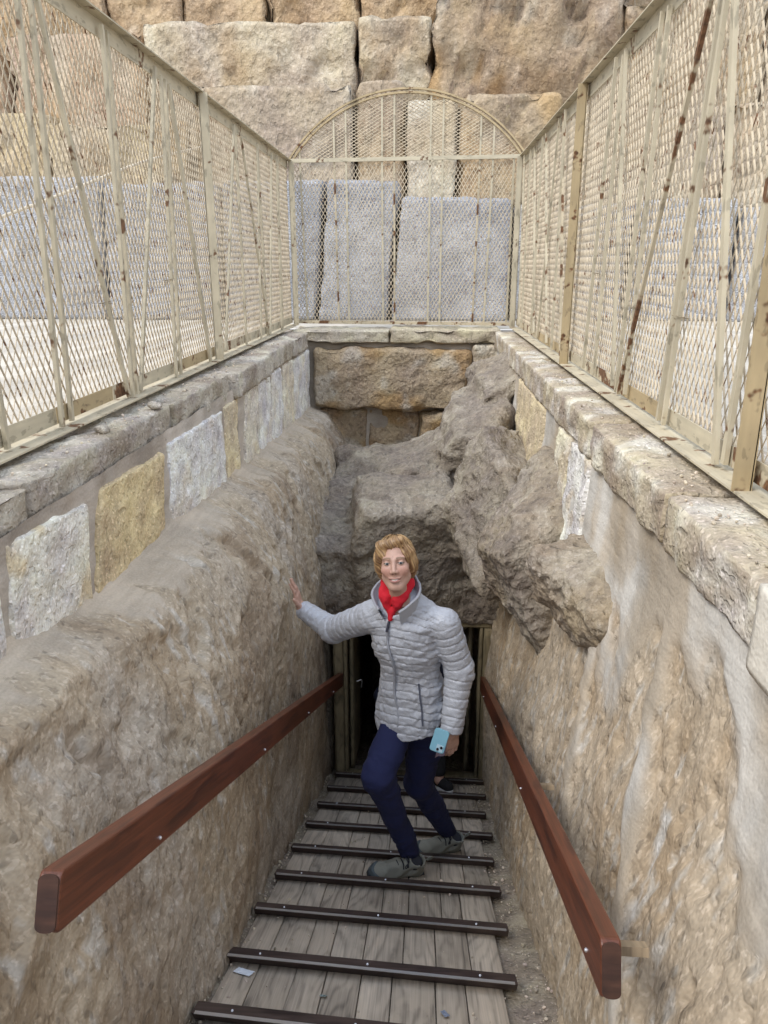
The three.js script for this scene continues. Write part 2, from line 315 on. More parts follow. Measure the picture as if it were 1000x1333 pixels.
const pw = (x, pts) => { if (x >= pts[0][0]) return pts[0][1]; for (let i = 1; i < pts.length; i++) if (x >= pts[i][0]) return lerp(pts[i][1], pts[i - 1][1], (x - pts[i][0]) / (pts[i - 1][0] - pts[i][0])); return pts[pts.length - 1][1]; }; // table with falling x
const rampY = z => -1.42 + 0.4663 * z;

// ================================================================ SETTING
// ---- ground around the trench, level with the top of the walls
{
  const s = new THREE.Shape([[-70, -70], [70, -70], [70, 70], [-70, 70]].map(p => new THREE.Vector2(...p)));
  s.holes.push(new THREE.Path([[-1.55, -1.75], [1.12, -1.75], [1.12, 8.03], [-1.55, 8.03]].map(p => new THREE.Vector2(...p))));
  const g = new THREE.ShapeGeometry(s).rotateX(-Math.PI / 2).translate(0, -0.62, 0);
  colourise(g, () => [0.66, 0.61, 0.53]);
  structure('ground', g, M.plaster, 'pale dusty limestone ground around the sunken entrance');
}
// ---- pyramid: granite course, limestone courses, each block a part
const tan1 = [0.47, 0.36, 0.235], tan2 = [0.40, 0.275, 0.15], pale = [0.66, 0.59, 0.48], grey1 = [0.40, 0.35, 0.29];
function pyramidColour(seed, tint, och = 0.3) {
  return (x, y, z, nx, ny, nz) => {
    let c = mix3(tint, tan2, sm(-0.1, 0.5, fbm(x * 1.3 + seed, y * 1.3, z * 1.3, 4)) * 0.6);
    c = mix3(c, pale, sm(-0.02, 0.42, fbm(x * 2.4 - seed, y * 1.5 + 4, z * 2.4, 5)) * 0.5);
    c = mix3(c, [0.46, 0.295, 0.14], sm(0.12, 0.6, fbm(x * 1.7 + seed * 2, y * 0.6, z, 4)) * och);
    return mul3(c, 1.03);
  };
}
{
  const py = thing('pyramid', 'stepped pyramid face of weathered tan limestone over a grey granite course', 'pyramid', [0, -0.62, -11]);
  let k = 0;
  const granite = (xt0, xt1, xb0, xb1, top, dz = 0) => {
    const z1 = -9.3 + dz, z0 = -10.3, y0 = -0.64, s = ++k * 3.1;
    const g = roughBlock([[xb0, y0, z0], [xb1, y0, z0], [xt0, top, z0], [xt1, top, z0], [xb0, y0, z1], [xb1, y0, z1], [xt0, top, z1], [xt1, top, z1]], { n: [26, 26, 6], r: 0.06, amp: 0.03, freq: 3, seed: s });
    const far = Math.abs((xt0 + xt1) / 2 + 0.2) > 1.6 ? rr(0.35, 0.9) : 0;
    colourise(g, (x, y, z) => mix3(mix3([0.45, 0.465, 0.50], [0.62, 0.58, 0.52], far), [0.62, 0.63, 0.65], sm(-0.3, 0.4, fbm(x * 2 + s, y * 2, z, 4))));
    part('granite_block', g, M.granite, py);
  };
  granite(-8.6, -6.9, -8.6, -6.9, 0.95); granite(-6.87, -5.3, -6.87, -5.35, 0.85, 0.05); granite(-5.26, -3.72, -5.31, -3.8, 0.98, -0.02); granite(-3.68, -2.35, -3.76, -2.4, 0.9, 0.03);
  granite(-2.32, -1.15, -2.37, -1.29, 0.92, 0.02); granite(-1.12, -0.30, -1.26, -0.45, 0.92); granite(-0.27, 0.97, -0.41, 0.95, 0.73, 0.04);
  granite(1.02, 2.3, 1.05, 2.3, 0.66, 0.02); granite(2.36, 3.5, 2.36, 3.45, 0.72, -0.06); granite(3.56, 5.2, 3.5, 5.2, 0.62, 0.02); granite(5.25, 7.1, 5.25, 7.1, 0.75); granite(7.15, 9, 7.15, 9, 0.75);
  const lime = (x0, x1, y0, y1, z1, o = {}) => {
    const s = ++k * 2.7, t = o.tint || mix3(tan1, grey1, rnd() * 0.7), dd = rr(-0.05, 0.05);
    const g = roughBlock(corners(x0 + 0.004, x1 - 0.004, y0, y1, z1 - 1.3, z1 + dd), { n: [Math.ceil((x1 - x0) * 16), 18, 6], r: o.r || 0.03, amp: o.amp || 0.03, freq: 2.6, seed: s, chip: o.chip ?? 0.07 });
    colourise(g, pyramidColour(s, t, o.och ?? 0.25)); part('limestone_block', g, M.pyramid, py);
  };
  // second course
  for (const [a, b, t] of [[-9.2, -7.6, 1.8], [-7.6, -6.1, 1.6], [-6.1, -4.5, 1.72], [-4.5, -2.78, 1.6]]) lime(a, b, 0.6, t, -9.75, { tint: [0.56, 0.45, 0.29] });
  lime(-2.78, -0.86, 0.6, 1.97, -9.75, { chip: 0.07, tint: [0.47, 0.385, 0.295], och: 0.05 }); lime(-0.86, -0.24, 0.6, 2.05, -9.75, { r: 0.14, tint: [0.44, 0.35, 0.25] });
  lime(-0.24, 0.34, 0.6, 1.80, -9.72, { tint: [0.66, 0.60, 0.49], och: 0, chip: 0.03 }); lime(0.34, 1.55, 0.6, 1.88, -9.75, { r: 0.13, tint: [0.44, 0.345, 0.235], och: 0.45 });
  for (const [a, b, t] of [[1.55, 3.4, 1.7], [3.4, 5.1, 1.76], [5.1, 6.8, 1.7], [6.8, 8.6, 1.7]]) lime(a, b, 0.6, t, -9.75, { tint: [0.46, 0.38, 0.29], och: 0.1 });
  // third
  for (const [a, b, t] of [[-9.5, -7.4, 2.5], [-7.4, -5.15, 2.45], [-5.15, -3.42, 2.66]]) lime(a, b, 1.5, t, -10.3, { tint: [0.54, 0.39, 0.27] });
  lime(-3.42, -0.85, 1.5, 2.75, -10.3, { tint: [0.54, 0.455, 0.345], och: 0.12, r: 0.05, chip: 0.05 }); lime(-0.85, 0.05, 1.5, 2.78, -10.3, { tint: [0.52, 0.44, 0.33], och: 0.1, r: 0.06 });
  lime(0.05, 2.45, 1.5, 3.75, -10.22, { amp: 0.13, chip: 0.16, tint: [0.38, 0.285, 0.195], och: 0.9 });
  for (const [a, b] of [[2.25, 3.9], [3.9, 5.8], [5.8, 8]]) lime(a, b, 1.5, 2.9, -10.3, { tint: [0.44, 0.35, 0.25], och: 0.5 });
  // fourth
  for (const [a, b, t] of [[-9, -6.4, 3.5], [-6.4, -4.05, 3.5], [-4.05, -3.1, 3.4], [-3.1, -2.04, 3.55], [-2.04, -0.86, 3.7], [-0.86, 0.3, 3.6], [2.3, 4.2, 3.9], [4.2, 6.5, 3.8]]) lime(a, b, 2.4, t, -10.9, { tint: [0.50, 0.37, 0.24], och: 0.35 });
  lime(-1.0, 2.6, 3.3, 4.5, -11.4, { tint: tan1 });
  // the face goes on above the picture
  for (let i = 0; i < 26; i++) {
    const y = 3.4 + i * 0.9, z = -11.5 - i * 0.62, hw = 40 - i * 0.6;
    const g = box(-hw, hw, y, y + 0.9, z - 8, z); colourise(g, () => [0.5, 0.4, 0.28]); part('upper_course', g, M.pyramid, py);
  }
  for (const [a, b] of [[-40, -9.3], [8.8, 40]]) for (let i = 0; i < 5; i++) { const g = box(a, b, -0.64 + i * 0.82, 0.18 + i * 0.82, -18, -9.4 - i * 0.45); colourise(g, () => [0.5, 0.4, 0.29]); part('side_course', g, M.pyramid, py); }
  { const g = box(-9.4, 8.9, -0.62, 3.3, -19, -11.2); colourise(g, () => [0.4, 0.32, 0.22]); part('core_masonry', g, M.pyramid, py); }
}

// ---- trench walls
const yb = z => pw(z, [[2, -0.98], [-1.8, -1.0], [-2.35, -1.11], [-3.1, -1.11], [-4.2, -1.19], [-7.6, -1.35]]);
const mortarC = [0.58, 0.52, 0.45], rockC = [0.52, 0.43, 0.32], brownC = [0.38, 0.28, 0.18], whiteC = [0.66, 0.63, 0.58];
// left wall of facing slabs and coping
{
  const w = thing('retaining_wall', 'wall of white and yellow stone slabs with coping above the chiselled rock ledge', 'wall', [-1.2, -1.35, -3]);
  const mb = sheet(300, 40, (u, v) => {
    const z = lerp(1.8, -7.66, u), y = lerp(-0.70, -1.5, v);
    return [-1.136 + 0.010 * fbm(z * 3, y * 3, 1, 3) + 0.006 * fbm(z * 9, y * 9, 6, 2) + 0.004 * fbm(z * 14, y * 14, 2, 3), y, z];
  }, (u, v) => [u * 9.4, v * 0.8]);
  colourise(mb, (x, y, z) => mul3(mix3(mortarC, [0.42, 0.36, 0.30], sm(-0.3, 0.4, fbm(z * 2, y * 2, 5, 4))), 1.1));
  part('mortar_bed', mb, M.plaster, w);
  { const g = box(-1.6, -1.17, -1.6, -0.63, -8.1, 1.8); colourise(g, () => [0.45, 0.4, 0.34]); part('wall_core', g, M.plaster, w); }
  const slabs = [
    [[-0.35, -0.70], [-0.98, -0.71], [-1.0, -1.06], [-0.3, -1.05], 0], [[-1.02, -0.71], [-1.86, -0.72], [-1.81, -1.05], [-1.04, -1.07], 2],
    [[-1.90, -0.72], [-2.42, -0.76], [-2.37, -1.14], [-1.87, -1.06], 0], [[-2.54, -0.745], [-3.21, -0.775], [-3.14, -1.11], [-2.40, -1.12], 1],
    [[-3.30, -0.755], [-4.23, -0.775], [-4.21, -1.19], [-3.25, -1.16], 2], [[-4.28, -0.765], [-4.59, -0.765], [-4.55, -1.20], [-4.25, -1.19], 3],
    [[-4.78, -0.765], [-5.17, -0.765], [-5.10, -1.24], [-4.73, -1.22], 4], [[-5.23, -0.765], [-5.61, -0.765], [-5.57, -1.26], [-5.17, -1.24], 2],
    [[-5.66, -0.76], [-6.08, -0.765], [-6.05, -1.30], [-5.62, -1.27], 2], [[-6.15, -0.765], [-6.62, -0.77], [-6.59, -1.33], [-6.11, -1.30], 4], [[-6.69, -0.775], [-7.60, -0.785], [-7.53, -1.36], [-6.66, -1.34], 2]];
  const cols = [[0.80, 0.77, 0.68], [0.68, 0.55, 0.33], [0.80, 0.79, 0.76], [0.72, 0.62, 0.43], [0.76, 0.71, 0.60]];
  slabs.forEach(([A, B, C, D, c], i) => {
    const x0 = -1.175, x1 = -1.121, s = i * 5.3 + 1;
    const g = roughBlock([[x0, C[1], C[0]], [x1, C[1], C[0]], [x0, B[1], B[0]], [x1, B[1], B[0]], [x0, D[1], D[0]], [x1, D[1], D[0]], [x0, A[1], A[0]], [x1, A[1], A[0]]], { n: [3, 40, 40], r: 0.014, amp: 0.012, freq: 8, seed: s });
    colourise(g, (x, y, z) => {
      let k = mix3(cols[c], [0.66, 0.52, 0.31], sm(0.05, 0.4, fbm(z * 4 + s, y * 4, s, 4)) * (c === 0 ? 0.75 : 0.3));
      k = mix3(k, mul3(cols[c], 0.72), sm(0.1, 0.5, fbm(z * 11, y * 11 + s, 3, 3)) * 0.3); return mul3(k, 1.34);
    });
    part('facing_slab', g, M.stone, w);
  });
  const joints = [1.8, 0.6, -0.7, -2.10, -3.44, -4.5, -5.55, -6.6, -7.45];
  for (let i = 0; i < joints.length - 1; i++) {
    const z1 = joints[i] - 0.015, z0 = joints[i + 1] + 0.015, s = i * 4.1 + 2, mid = -1.15 + 0.01 * (i % 3);
    const g = roughBlock(corners(-1.56, mid + (z0 < -5 ? 0.04 : 0), -0.755, -0.60, z0, z1), { n: [14, 9, Math.ceil((z1 - z0) * 36)], r: 0.018, amp: 0.017, freq: 7, seed: s, chip: 0.02 });
    colourise(g, (x, y, z, nx, ny) => {
      let k = mix3([0.50, 0.44, 0.36], [0.66, 0.61, 0.52], sm(-0.25, 0.35, fbm(x * 5, y * 5 + s, z * 5, 4)));
      k = mix3(k, [0.36, 0.29, 0.21], sm(0.1, 0.5, fbm(x * 3, y * 3, z * 3 + s, 4)) * 0.6); return mul3(k, 1.08);
    });
    part('coping_stone', g, M.stone, w);
  }
}
// left bedrock: ledge, rounded shoulder, tool-dressed face down to the ramp
{
  const prof = z => {
    const b = yb(z), f = Math.max(rampY(z), -3.9) - 0.25, nr = sm(-2.6, -1.2, z);
    const e = 0.045 * fbm(z * 1.9, 3.3, 9, 3), h = 0.05 * fbm(z * 1.3, 7.7, 2, 3);
    const pb = 0.045 * nr - 0.045 * Math.exp(-(((z + 3.6) / 0.55) ** 2));
    return [[-1.16, b + 0.07], [-1.11, b], [-1.02, b - 0.035], [-0.945 + e * 0.6, b - 0.07 + h * 0.5], [-0.88 + e * 0.6 - pb, b - 0.17 + h], [-0.81 + e * 0.4 - pb, b - 0.32 + h], [-0.755 - pb, b - 0.50], [-0.722 - pb * 0.7, b - 0.70], [-0.70 - pb * 0.4, b - 0.95], [-0.69, lerp(b - 0.95, f, 0.5)], [-0.70, f]];
  };
  const cat = (p, t) => { const n = p.length - 1, i = Math.min(n - 1, Math.floor(t * n)), u = t * n - i, a = p[Math.max(0, i - 1)], b = p[i], c = p[i + 1], d = p[Math.min(n, i + 2)]; const q = k => 0.5 * (2 * b[k] + (c[k] - a[k]) * u + (2 * a[k] - 5 * b[k] + 4 * c[k] - d[k]) * u * u + (3 * b[k] - a[k] - 3 * c[k] + d[k]) * u * u * u); return [q(0), q(1)]; };
  const g = sheet(760, 260, (u, v) => {
    const z = lerp(1.7, -7.62, Math.pow(u, 0.92)), p = prof(z), [x, y] = cat(p, v), e = 0.004, [x2, y2] = cat(p, Math.min(1, v + e)), [x1, y1] = cat(p, Math.max(0, v - e));
    let nx = -(y2 - y1), ny = x2 - x1; const l = Math.hypot(nx, ny) || 1; nx /= l; ny /= l;
    const face = sm(0.25, 0.5, v), led = 1 - sm(0.05, 0.22, v);
    let d = 0.036 * fbm(z * 1.4, y * 1.6, 3.1, 3) * sm(0, 0.2, v);
    d += 0.012 * fbm(z * 5, y * 4 + 9, x * 4, 4) * (1 - 0.6 * led);
    d += face * (0.006 * fbm(z * 20, y * 6, 7, 3) + 0.002 * ridge(z * 9, y * 3, 2, 3) - 0.001);
    d += (1 - led) * (0.006 * fbm(z * 30, y * 22, x * 24, 3) - 0.015 * sm(0.32, 0.6, fbm(z * 9, y * 6, 11, 3)));
    d -= 0.035 * sm(0.12, 0.45, fbm(z * 4.2, y * 3.5, 91, 3)) * sm(0.15, 0.3, v) * (1 - sm(0.5, 0.65, v));
    d += 0.05 * sm(-2.0, -1.1, z) * sm(0.2, 0.32, v) * (1 - sm(0.42, 0.6, v)) * (0.4 + fbm(z * 3, y * 3, 5, 3));
    return [x + nx * d, y + ny * d, z];
  }, (u, v, p) => [p[2], p[1] - p[0] * 0.8]);
  colourise(g, (x, y, z) => {
    const dep = yb(z) - y, led = 1 - sm(0.0, 0.07, dep + 0.10 * fbm(z * 5, y * 4, 2, 4)), st = fbm(z * 16, y * 2.4, 3, 4), big = fbm(z * 1.2, y * 1.1, 8, 4);
    let c = mix3(rockC, brownC, sm(-0.2, 0.6, big + 0.35 * st) * 0.6);
    c = mix3(c, whiteC, sm(0.22, 0.6, fbm(z * 26, y * 9, 14, 4) + 0.35 * fbm(z * 2.5, y * 1.6, 15, 3)) * 0.6);
    c = mix3(c, [0.51, 0.445, 0.375], sm(0.0, 0.4, fbm(z * 1.8, y * 0.9, 25, 4)) * 0.6);
    c = mix3(c, [0.27, 0.19, 0.125], sm(0.12, 0.5, fbm(z * 1.6 + 4, y * 1.5, 27, 4)) * 0.5 * (1 - led));
    c = mul3(c, 1 + 0.14 * fbm(z * 40, y * 30, x * 40, 2));
    c = mix3(c, [0.53, 0.455, 0.365], led * 0.9);
    return mul3(c, 1.14);
  });
  const [fillet, rock] = splitBy(g, (x, y, z) => yb(z) - y + 0.10 * fbm(z * 5, y * 4, 2, 4) < 0.03);
  structure('bedrock_wall', rock, M.rockWall, 'tool-dressed tan bedrock wall with rounded ledge below the slab facing');
  structure('mortar_ledge', fillet, M.plaster, 'smooth mortar and dust fillet along the foot of the slab facing');
}
// right wall: plaster above, exposed rock and mortar strips below
const rightX = (y, z) => {
  const f = rampY(z) - 0.2, t = clamp((-0.75 - y) / (-0.75 - Math.max(f, -3.9)));
  return lerp(0.70, 0.46, sm(0.05, 0.75, t)) + 0.03 * sm(-3.2, -4.6, z) * sm(0.3, 0.9, t);
};
const stripD = (y, z, pts) => { let d = 9; for (let i = 0; i + 1 < pts.length; i++) { const [a, b] = pts[i], [c, e] = pts[i + 1], l = (c - a) ** 2 + (e - b) ** 2, t = clamp(((z - a) * (c - a) + (y - b) * (e - b)) / l); d = Math.min(d, Math.hypot(z - a - (c - a) * t, y - b - (e - b) * t)); } return d; };
const plasterMask = (y, z) => {
  const n = 0.5 * fbm(z * 1.6 + 3, y * 1.6, 31, 4) + 0.12 * fbm(z * 8, y * 8, 33, 3);
  let m = sm(-0.10, 0.10, y + 1.28 + n * 0.55 - 0.30 * sm(-2.25, -1.85, z) - 0.12 * sm(-1.6, -1.3, z));
  const w = 0.05 + 0.03 * fbm(z * 5, y * 5, 35, 3);
  m = Math.max(m, 1 - sm(w - 0.03, w + 0.03, stripD(y, z, [[-1.98, -0.88], [-1.90, -1.22], [-1.72, -1.48], [-1.52, -1.66], [-1.2, -1.95]])));
  m = Math.max(m, 1 - sm(0.07, 0.15, stripD(y, z, [[-1.50, -0.80], [-1.30, -1.02], [-1.18, -1.10]]) + 0.06 * fbm(z * 4, y * 4, 37, 3)));
  m = Math.max(m, (1 - sm(0.015, 0.065, stripD(y, z, [[-2.6, -1.28], [-2.45, -1.6], [-2.2, -1.9]]) + 0.05 * fbm(z * 6, y * 6, 39, 3))) * 0.9);
  return m;
};
{
  const w = thing('plastered_wall', 'grey plastered rubble wall with pitted coping and exposed brown rock beneath', 'wall', [0.75, -1.4, -3]);
  const g = sheet(760, 280, (u, v) => {
    const z = lerp(1.7, -7.62, Math.pow(u, 0.92)), f = Math.max(rampY(z), -3.9) - 0.25, y = lerp(-0.70, f, v), m = plasterMask(y, z), fo = sm(0, 0.12, v);
    let d = 0.03 * fbm(z * 1.3, y * 1.4, 41, 3) * fo, r = 1 - m;
    d += 0.008 * fbm(z * 4, y * 4, 43, 3) + m * 0.003 * fbm(z * 20, y * 8, 44, 3) + m * 0.012 * fo;
    d += r * (0.014 * fbm(z * 5, y * 4, 45, 4) + 0.006 * fbm(z * 24, y * 12, 46, 3) + 0.002 * ridge(z * 8, y * 4, 47, 3) - 0.006 - 0.012 * sm(0.3, 0.6, fbm(z * 9, y * 6, 48, 3)));
    return [rightX(y, z) - d, y, z];
  }, (u, v, p) => [p[2], p[1] * 1.05]);
  { const ix = g.index.array; for (let i = 0; i < ix.length; i += 3) { const t = ix[i]; ix[i] = ix[i + 1]; ix[i + 1] = t; } g.computeVertexNormals(); }
  colourise(g, (x, y, z) => {
    const m = plasterMask(y, z), st = fbm(z * 14, y * 2.6, 53, 4), big = fbm(z * 1.5, y * 1.2, 54, 4);
    let c = mix3([0.55, 0.45, 0.335], [0.45, 0.325, 0.20], sm(-0.2, 0.6, big + 0.35 * st) * 0.7);
    c = mix3(c, whiteC, sm(0.22, 0.6, fbm(z * 26, y * 8, 55, 4) + 0.35 * fbm(z * 2.5, y * 1.4, 56, 3)) * 0.65);
    c = mul3(c, 1 + 0.14 * fbm(z * 40, y * 30, x * 40, 2));
    let pcol = mix3([0.56, 0.48, 0.38], [0.72, 0.695, 0.65], sm(-0.2, 0.3, fbm(z * 2.2, y * 1.2, 57, 4)) * 0.9);
    pcol = mix3(pcol, [0.50, 0.40, 0.28], sm(0.1, 0.5, fbm(z * 3, y * 2, 58, 4)) * 0.5);
    const salt = 0.05 * fbm(z * 12, y * 5, 77, 4); c = mix3(c, [0.74, 0.72, 0.69], (1 - sm(0.006, 0.03, stripD(y, z, [[-1.60, -1.30], [-1.55, -1.52], [-1.42, -1.78], [-1.40, -1.95]]) + salt)) * 0.8 * (1 - m));
    c = mix3(c, [0.74, 0.72, 0.69], (1 - sm(0.004, 0.02, stripD(y, z, [[-2.35, -1.6], [-2.32, -1.95]]) + salt)) * 0.7 * (1 - m));
    c = mix3(c, mul3(pcol, 0.92), m);
    c = mix3(c, [0.44, 0.395, 0.345], sm(0.1, 0.4, fbm(z * 1.1, y * 1.1, 59, 3)) * 0.5 * (1 - m));
    return mul3(c, 1.02);
  });
  const [pl, ro] = splitBy(g, (x, y, z) => plasterMask(y, z) > 0.5);
  part('plaster_face', pl, M.plaster, w); part('rock_face', ro, M.rockWall, w);
  { const q = box(0.76, 1.18, -1.9, -0.63, -8.1, 1.8); colourise(q, () => [0.45, 0.4, 0.34]); part('wall_core', q, M.plaster, w); }
  const joints = [[1.8, 0.3], [0.26, -1.40], [-1.45, -2.07], [-2.10, -3.10], [-3.13, -4.4], [-4.42, -5.9], [-5.92, -7.55]];
  joints.forEach(([z1, z0], i) => {
    const s = i * 6.3 + 40, sawn = i === 1, xi = sawn ? 0.645 : 0.675;
    const q = roughBlock(corners(xi, 1.16, -0.765, sawn ? -0.575 : -0.60, z0, z1), { n: [14, 10, Math.ceil((z1 - z0) * 36)], r: sawn ? 0.012 : 0.02, amp: sawn ? 0.004 : 0.015, freq: 8.5, seed: s, chip: sawn ? 0 : 0.012 });
    colourise(q, (x, y, z, nx, ny) => {
      let k = mix3([0.52, 0.44, 0.33], [0.72, 0.67, 0.58], sm(-0.2, 0.35, fbm(x * 6, y * 6 + s, z * 6, 4)));
      if (sawn) k = [0.76, 0.71, 0.62];
      k = mix3(k, [0.40, 0.315, 0.22], sm(0.05, 0.45, fbm(x * 4, y * 4, z * 4 + s, 4)) * (sawn ? 0.15 : 0.7)); return mul3(k, 1.1);
    });
    part('coping_stone', q, sawn ? M.plaster : M.stone, w);
  });
  // facing slabs that show through the plaster
  [[[-4.35, -0.765], [-5.6, -0.77], [-5.55, -1.16], [-4.40, -1.32], [0.74, 0.62, 0.42]], [[-3.10, -0.765], [-3.52, -0.765], [-3.45, -1.24], [-3.05, -1.30], [0.82, 0.80, 0.76]], [[-3.56, -0.765], [-3.86, -0.765], [-3.80, -1.22], [-3.52, -1.22], [0.76, 0.70, 0.56]]].forEach(([A, B, C, D, k], i) => {
    const X = (p, o) => [rightX(p[1], p[0]) + o, p[1], p[0]], o0 = -0.022, o1 = 0.05, s = 70 + i;
    const q = roughBlock([X(C, o0), X(C, o1), X(B, o0), X(B, o1), X(D, o0), X(D, o1), X(A, o0), X(A, o1)], { n: [3, 30, 26], r: 0.012, amp: 0.015, freq: 9, seed: s });
    colourise(q, (x, y, z) => mul3(mix3(k, [0.62, 0.5, 0.33], sm(0.1, 0.45, fbm(z * 5, y * 5, s, 4)) * 0.6), 1.1)); part('facing_slab', q, M.stone, w);
  });
}
// ---- end wall under the gate
const backZ = x => -7.60 + 0.06 * (x + 0.2);
{
  const w = thing('end_wall', 'end wall below the arched gate with large ochre lintel block over a shallow recess', 'wall', [-0.2, -2.4, -7.6]);
  const rb = (name, c8, o, col, mat = M.stone) => { const q = roughBlock(c8, o); colourise(q, col); return part(name, q, mat, w); };
  for (const [a, b, t, c] of [[-1.30, -0.34, -0.600, [0.64, 0.58, 0.46]], [-0.33, 0.74, -0.585, [0.62, 0.55, 0.40]]])
    rb('coping_stone', corners(a, b, -0.72, t, -8.12, -7.57), { n: [40, 9, 10], r: 0.02, amp: 0.02, freq: 7, seed: a * 9 + 50, chip: 0.02 }, (x, y, z) => mul3(mix3(c, [0.45, 0.38, 0.28], sm(0, 0.5, fbm(x * 4, y * 8, z * 4, 4)) * 0.7), 1.1));
  rb('mortar_bed', corners(-1.2, 0.95, -2.6, -0.70, -8.1, -7.66), { n: [40, 30, 4], r: 0.02, amp: 0.02, freq: 4, seed: 60 }, (x, y, z) => mul3(mix3(mortarC, [0.40, 0.35, 0.29], sm(-0.3, 0.3, fbm(x * 3, y * 3, 4, 3))), 1.0), M.plaster);
  const och = (x, y, z) => {
    let c = mix3([0.38, 0.30, 0.21], [0.36, 0.235, 0.115], sm(-0.12, 0.35, fbm(x * 1.5 + 3, y * 2.4, 61, 4)) * 0.9);
    c = mix3(c, [0.52, 0.47, 0.40], sm(0.1, 0.4, fbm(x * 3, y * 3 + 2, 62, 4)) * 0.7); return mul3(c, 1.2);
  };
  rb('lintel_block', [[-1.08, -1.35, -7.9], [0.40, -1.38, -7.9], [-1.08, -0.755, -7.9], [0.56, -0.76, -7.9], [-1.08, -1.35, -7.50], [0.40, -1.38, -7.46], [-1.08, -0.765, -7.54], [0.46, -0.77, -7.52]], { n: [60, 26, 8], r: 0.05, amp: 0.03, freq: 4, seed: 63, chip: 0.03 }, och, M.rock);
  rb('corner_block', [[-0.03, -1.95, -7.9], [0.50, -1.9, -7.9], [-0.05, -1.37, -7.9], [0.42, -1.37, -7.9], [-0.02, -1.95, -7.48], [0.50, -1.9, -7.45], [-0.05, -1.37, -7.50], [0.42, -1.37, -7.47]], { n: [24, 24, 8], r: 0.06, amp: 0.03, freq: 4, seed: 66, chip: 0.03 }, och, M.rock);
  rb('rubble_block', corners(0.46, 0.80, -1.25, -0.72, -7.9, -7.54), { n: [16, 24, 6], r: 0.05, amp: 0.03, freq: 4, seed: 69 }, (x, y, z) => mul3(mix3([0.55, 0.50, 0.42], [0.42, 0.35, 0.27], sm(-0.2, 0.3, fbm(x * 4, y * 4, 7, 3))), 1.1), M.rock);
  for (const [a, b, y0, y1] of [[-1.05, -0.56, -1.80, -1.37], [-0.55, -0.04, -1.80, -1.37], [-1.05, -0.50, -2.4, -1.81], [-0.49, -0.04, -2.4, -1.81]])
    rb('recess_block', corners(a, b, y0, y1, -8.0, -7.64), { n: [20, 18, 4], r: 0.03, amp: 0.025, freq: 5, seed: a * 7 + y0 * 3 }, och, M.rock);
}
// ---- broken bedrock above the doorway
const euler = (a, b, c) => { const e = new THREE.Matrix4().makeRotationFromEuler(new THREE.Euler(a, b, c)).elements; return [e[0], e[1], e[2], e[4], e[5], e[6], e[8], e[9], e[10]]; };
function rbox(x, y, z, c, h, m, r) {
  x -= c[0]; y -= c[1]; z -= c[2];
  const a = Math.abs(m[0] * x + m[1] * y + m[2] * z) - h[0] + r, b = Math.abs(m[3] * x + m[4] * y + m[5] * z) - h[1] + r, d = Math.abs(m[6] * x + m[7] * y + m[8] * z) - h[2] + r;
  return Math.hypot(Math.max(a, 0), Math.max(b, 0), Math.max(d, 0)) + Math.min(0, Math.max(a, b, d)) - r;
}
const cuts = (n, c, h) => Array.from({ length: n }, () => { const a = rnd() * 6.283, t = rr(-1, 1), q = Math.sqrt(1 - t * t), d = [q * Math.cos(a), t, q * Math.sin(a)]; return [...d, (Math.abs(d[0]) * h[0] + Math.abs(d[1]) * h[1] + Math.abs(d[2]) * h[2]) * rr(0.60, 0.90), ...c]; });
const cutBy = (d, x, y, z, P) => { for (const p of P) d = -smin(-d, -((x - p[4]) * p[0] + (y - p[5]) * p[1] + (z - p[6]) * p[2] - p[3]), 0.02); return d; };
const rockNoise = (x, y, z, s, k = 1) => k * (0.050 * fbm(x * 2.6 + s, y * 2.6, z * 2.6, 3) - 0.034 * Math.abs(fbm(x * 4, y * 6 + s, z * 4, 3)) + 0.012 * fbm(x * 26, y * 22, z * 26 + s, 3));
const rockColour = (s, warm = 0) => (x, y, z, nx, ny) => {
  let c = mix3([0.36, 0.31, 0.255], [0.42, 0.32, 0.21], clamp(warm + 0.5 * fbm(x * 2 + s, y * 2, z * 2, 4)));
  c = mix3(c, [0.27, 0.225, 0.185], sm(0, 0.45, fbm(x * 5, y * 7 + s, z * 5, 4)) * 0.7);
  c = mix3(c, [0.52, 0.46, 0.38], sm(0.1, 0.45, fbm(x * 4 + s, y * 3, z * 4 + 7, 4)) * 0.6);
  return mul3(c, 0.95);
};
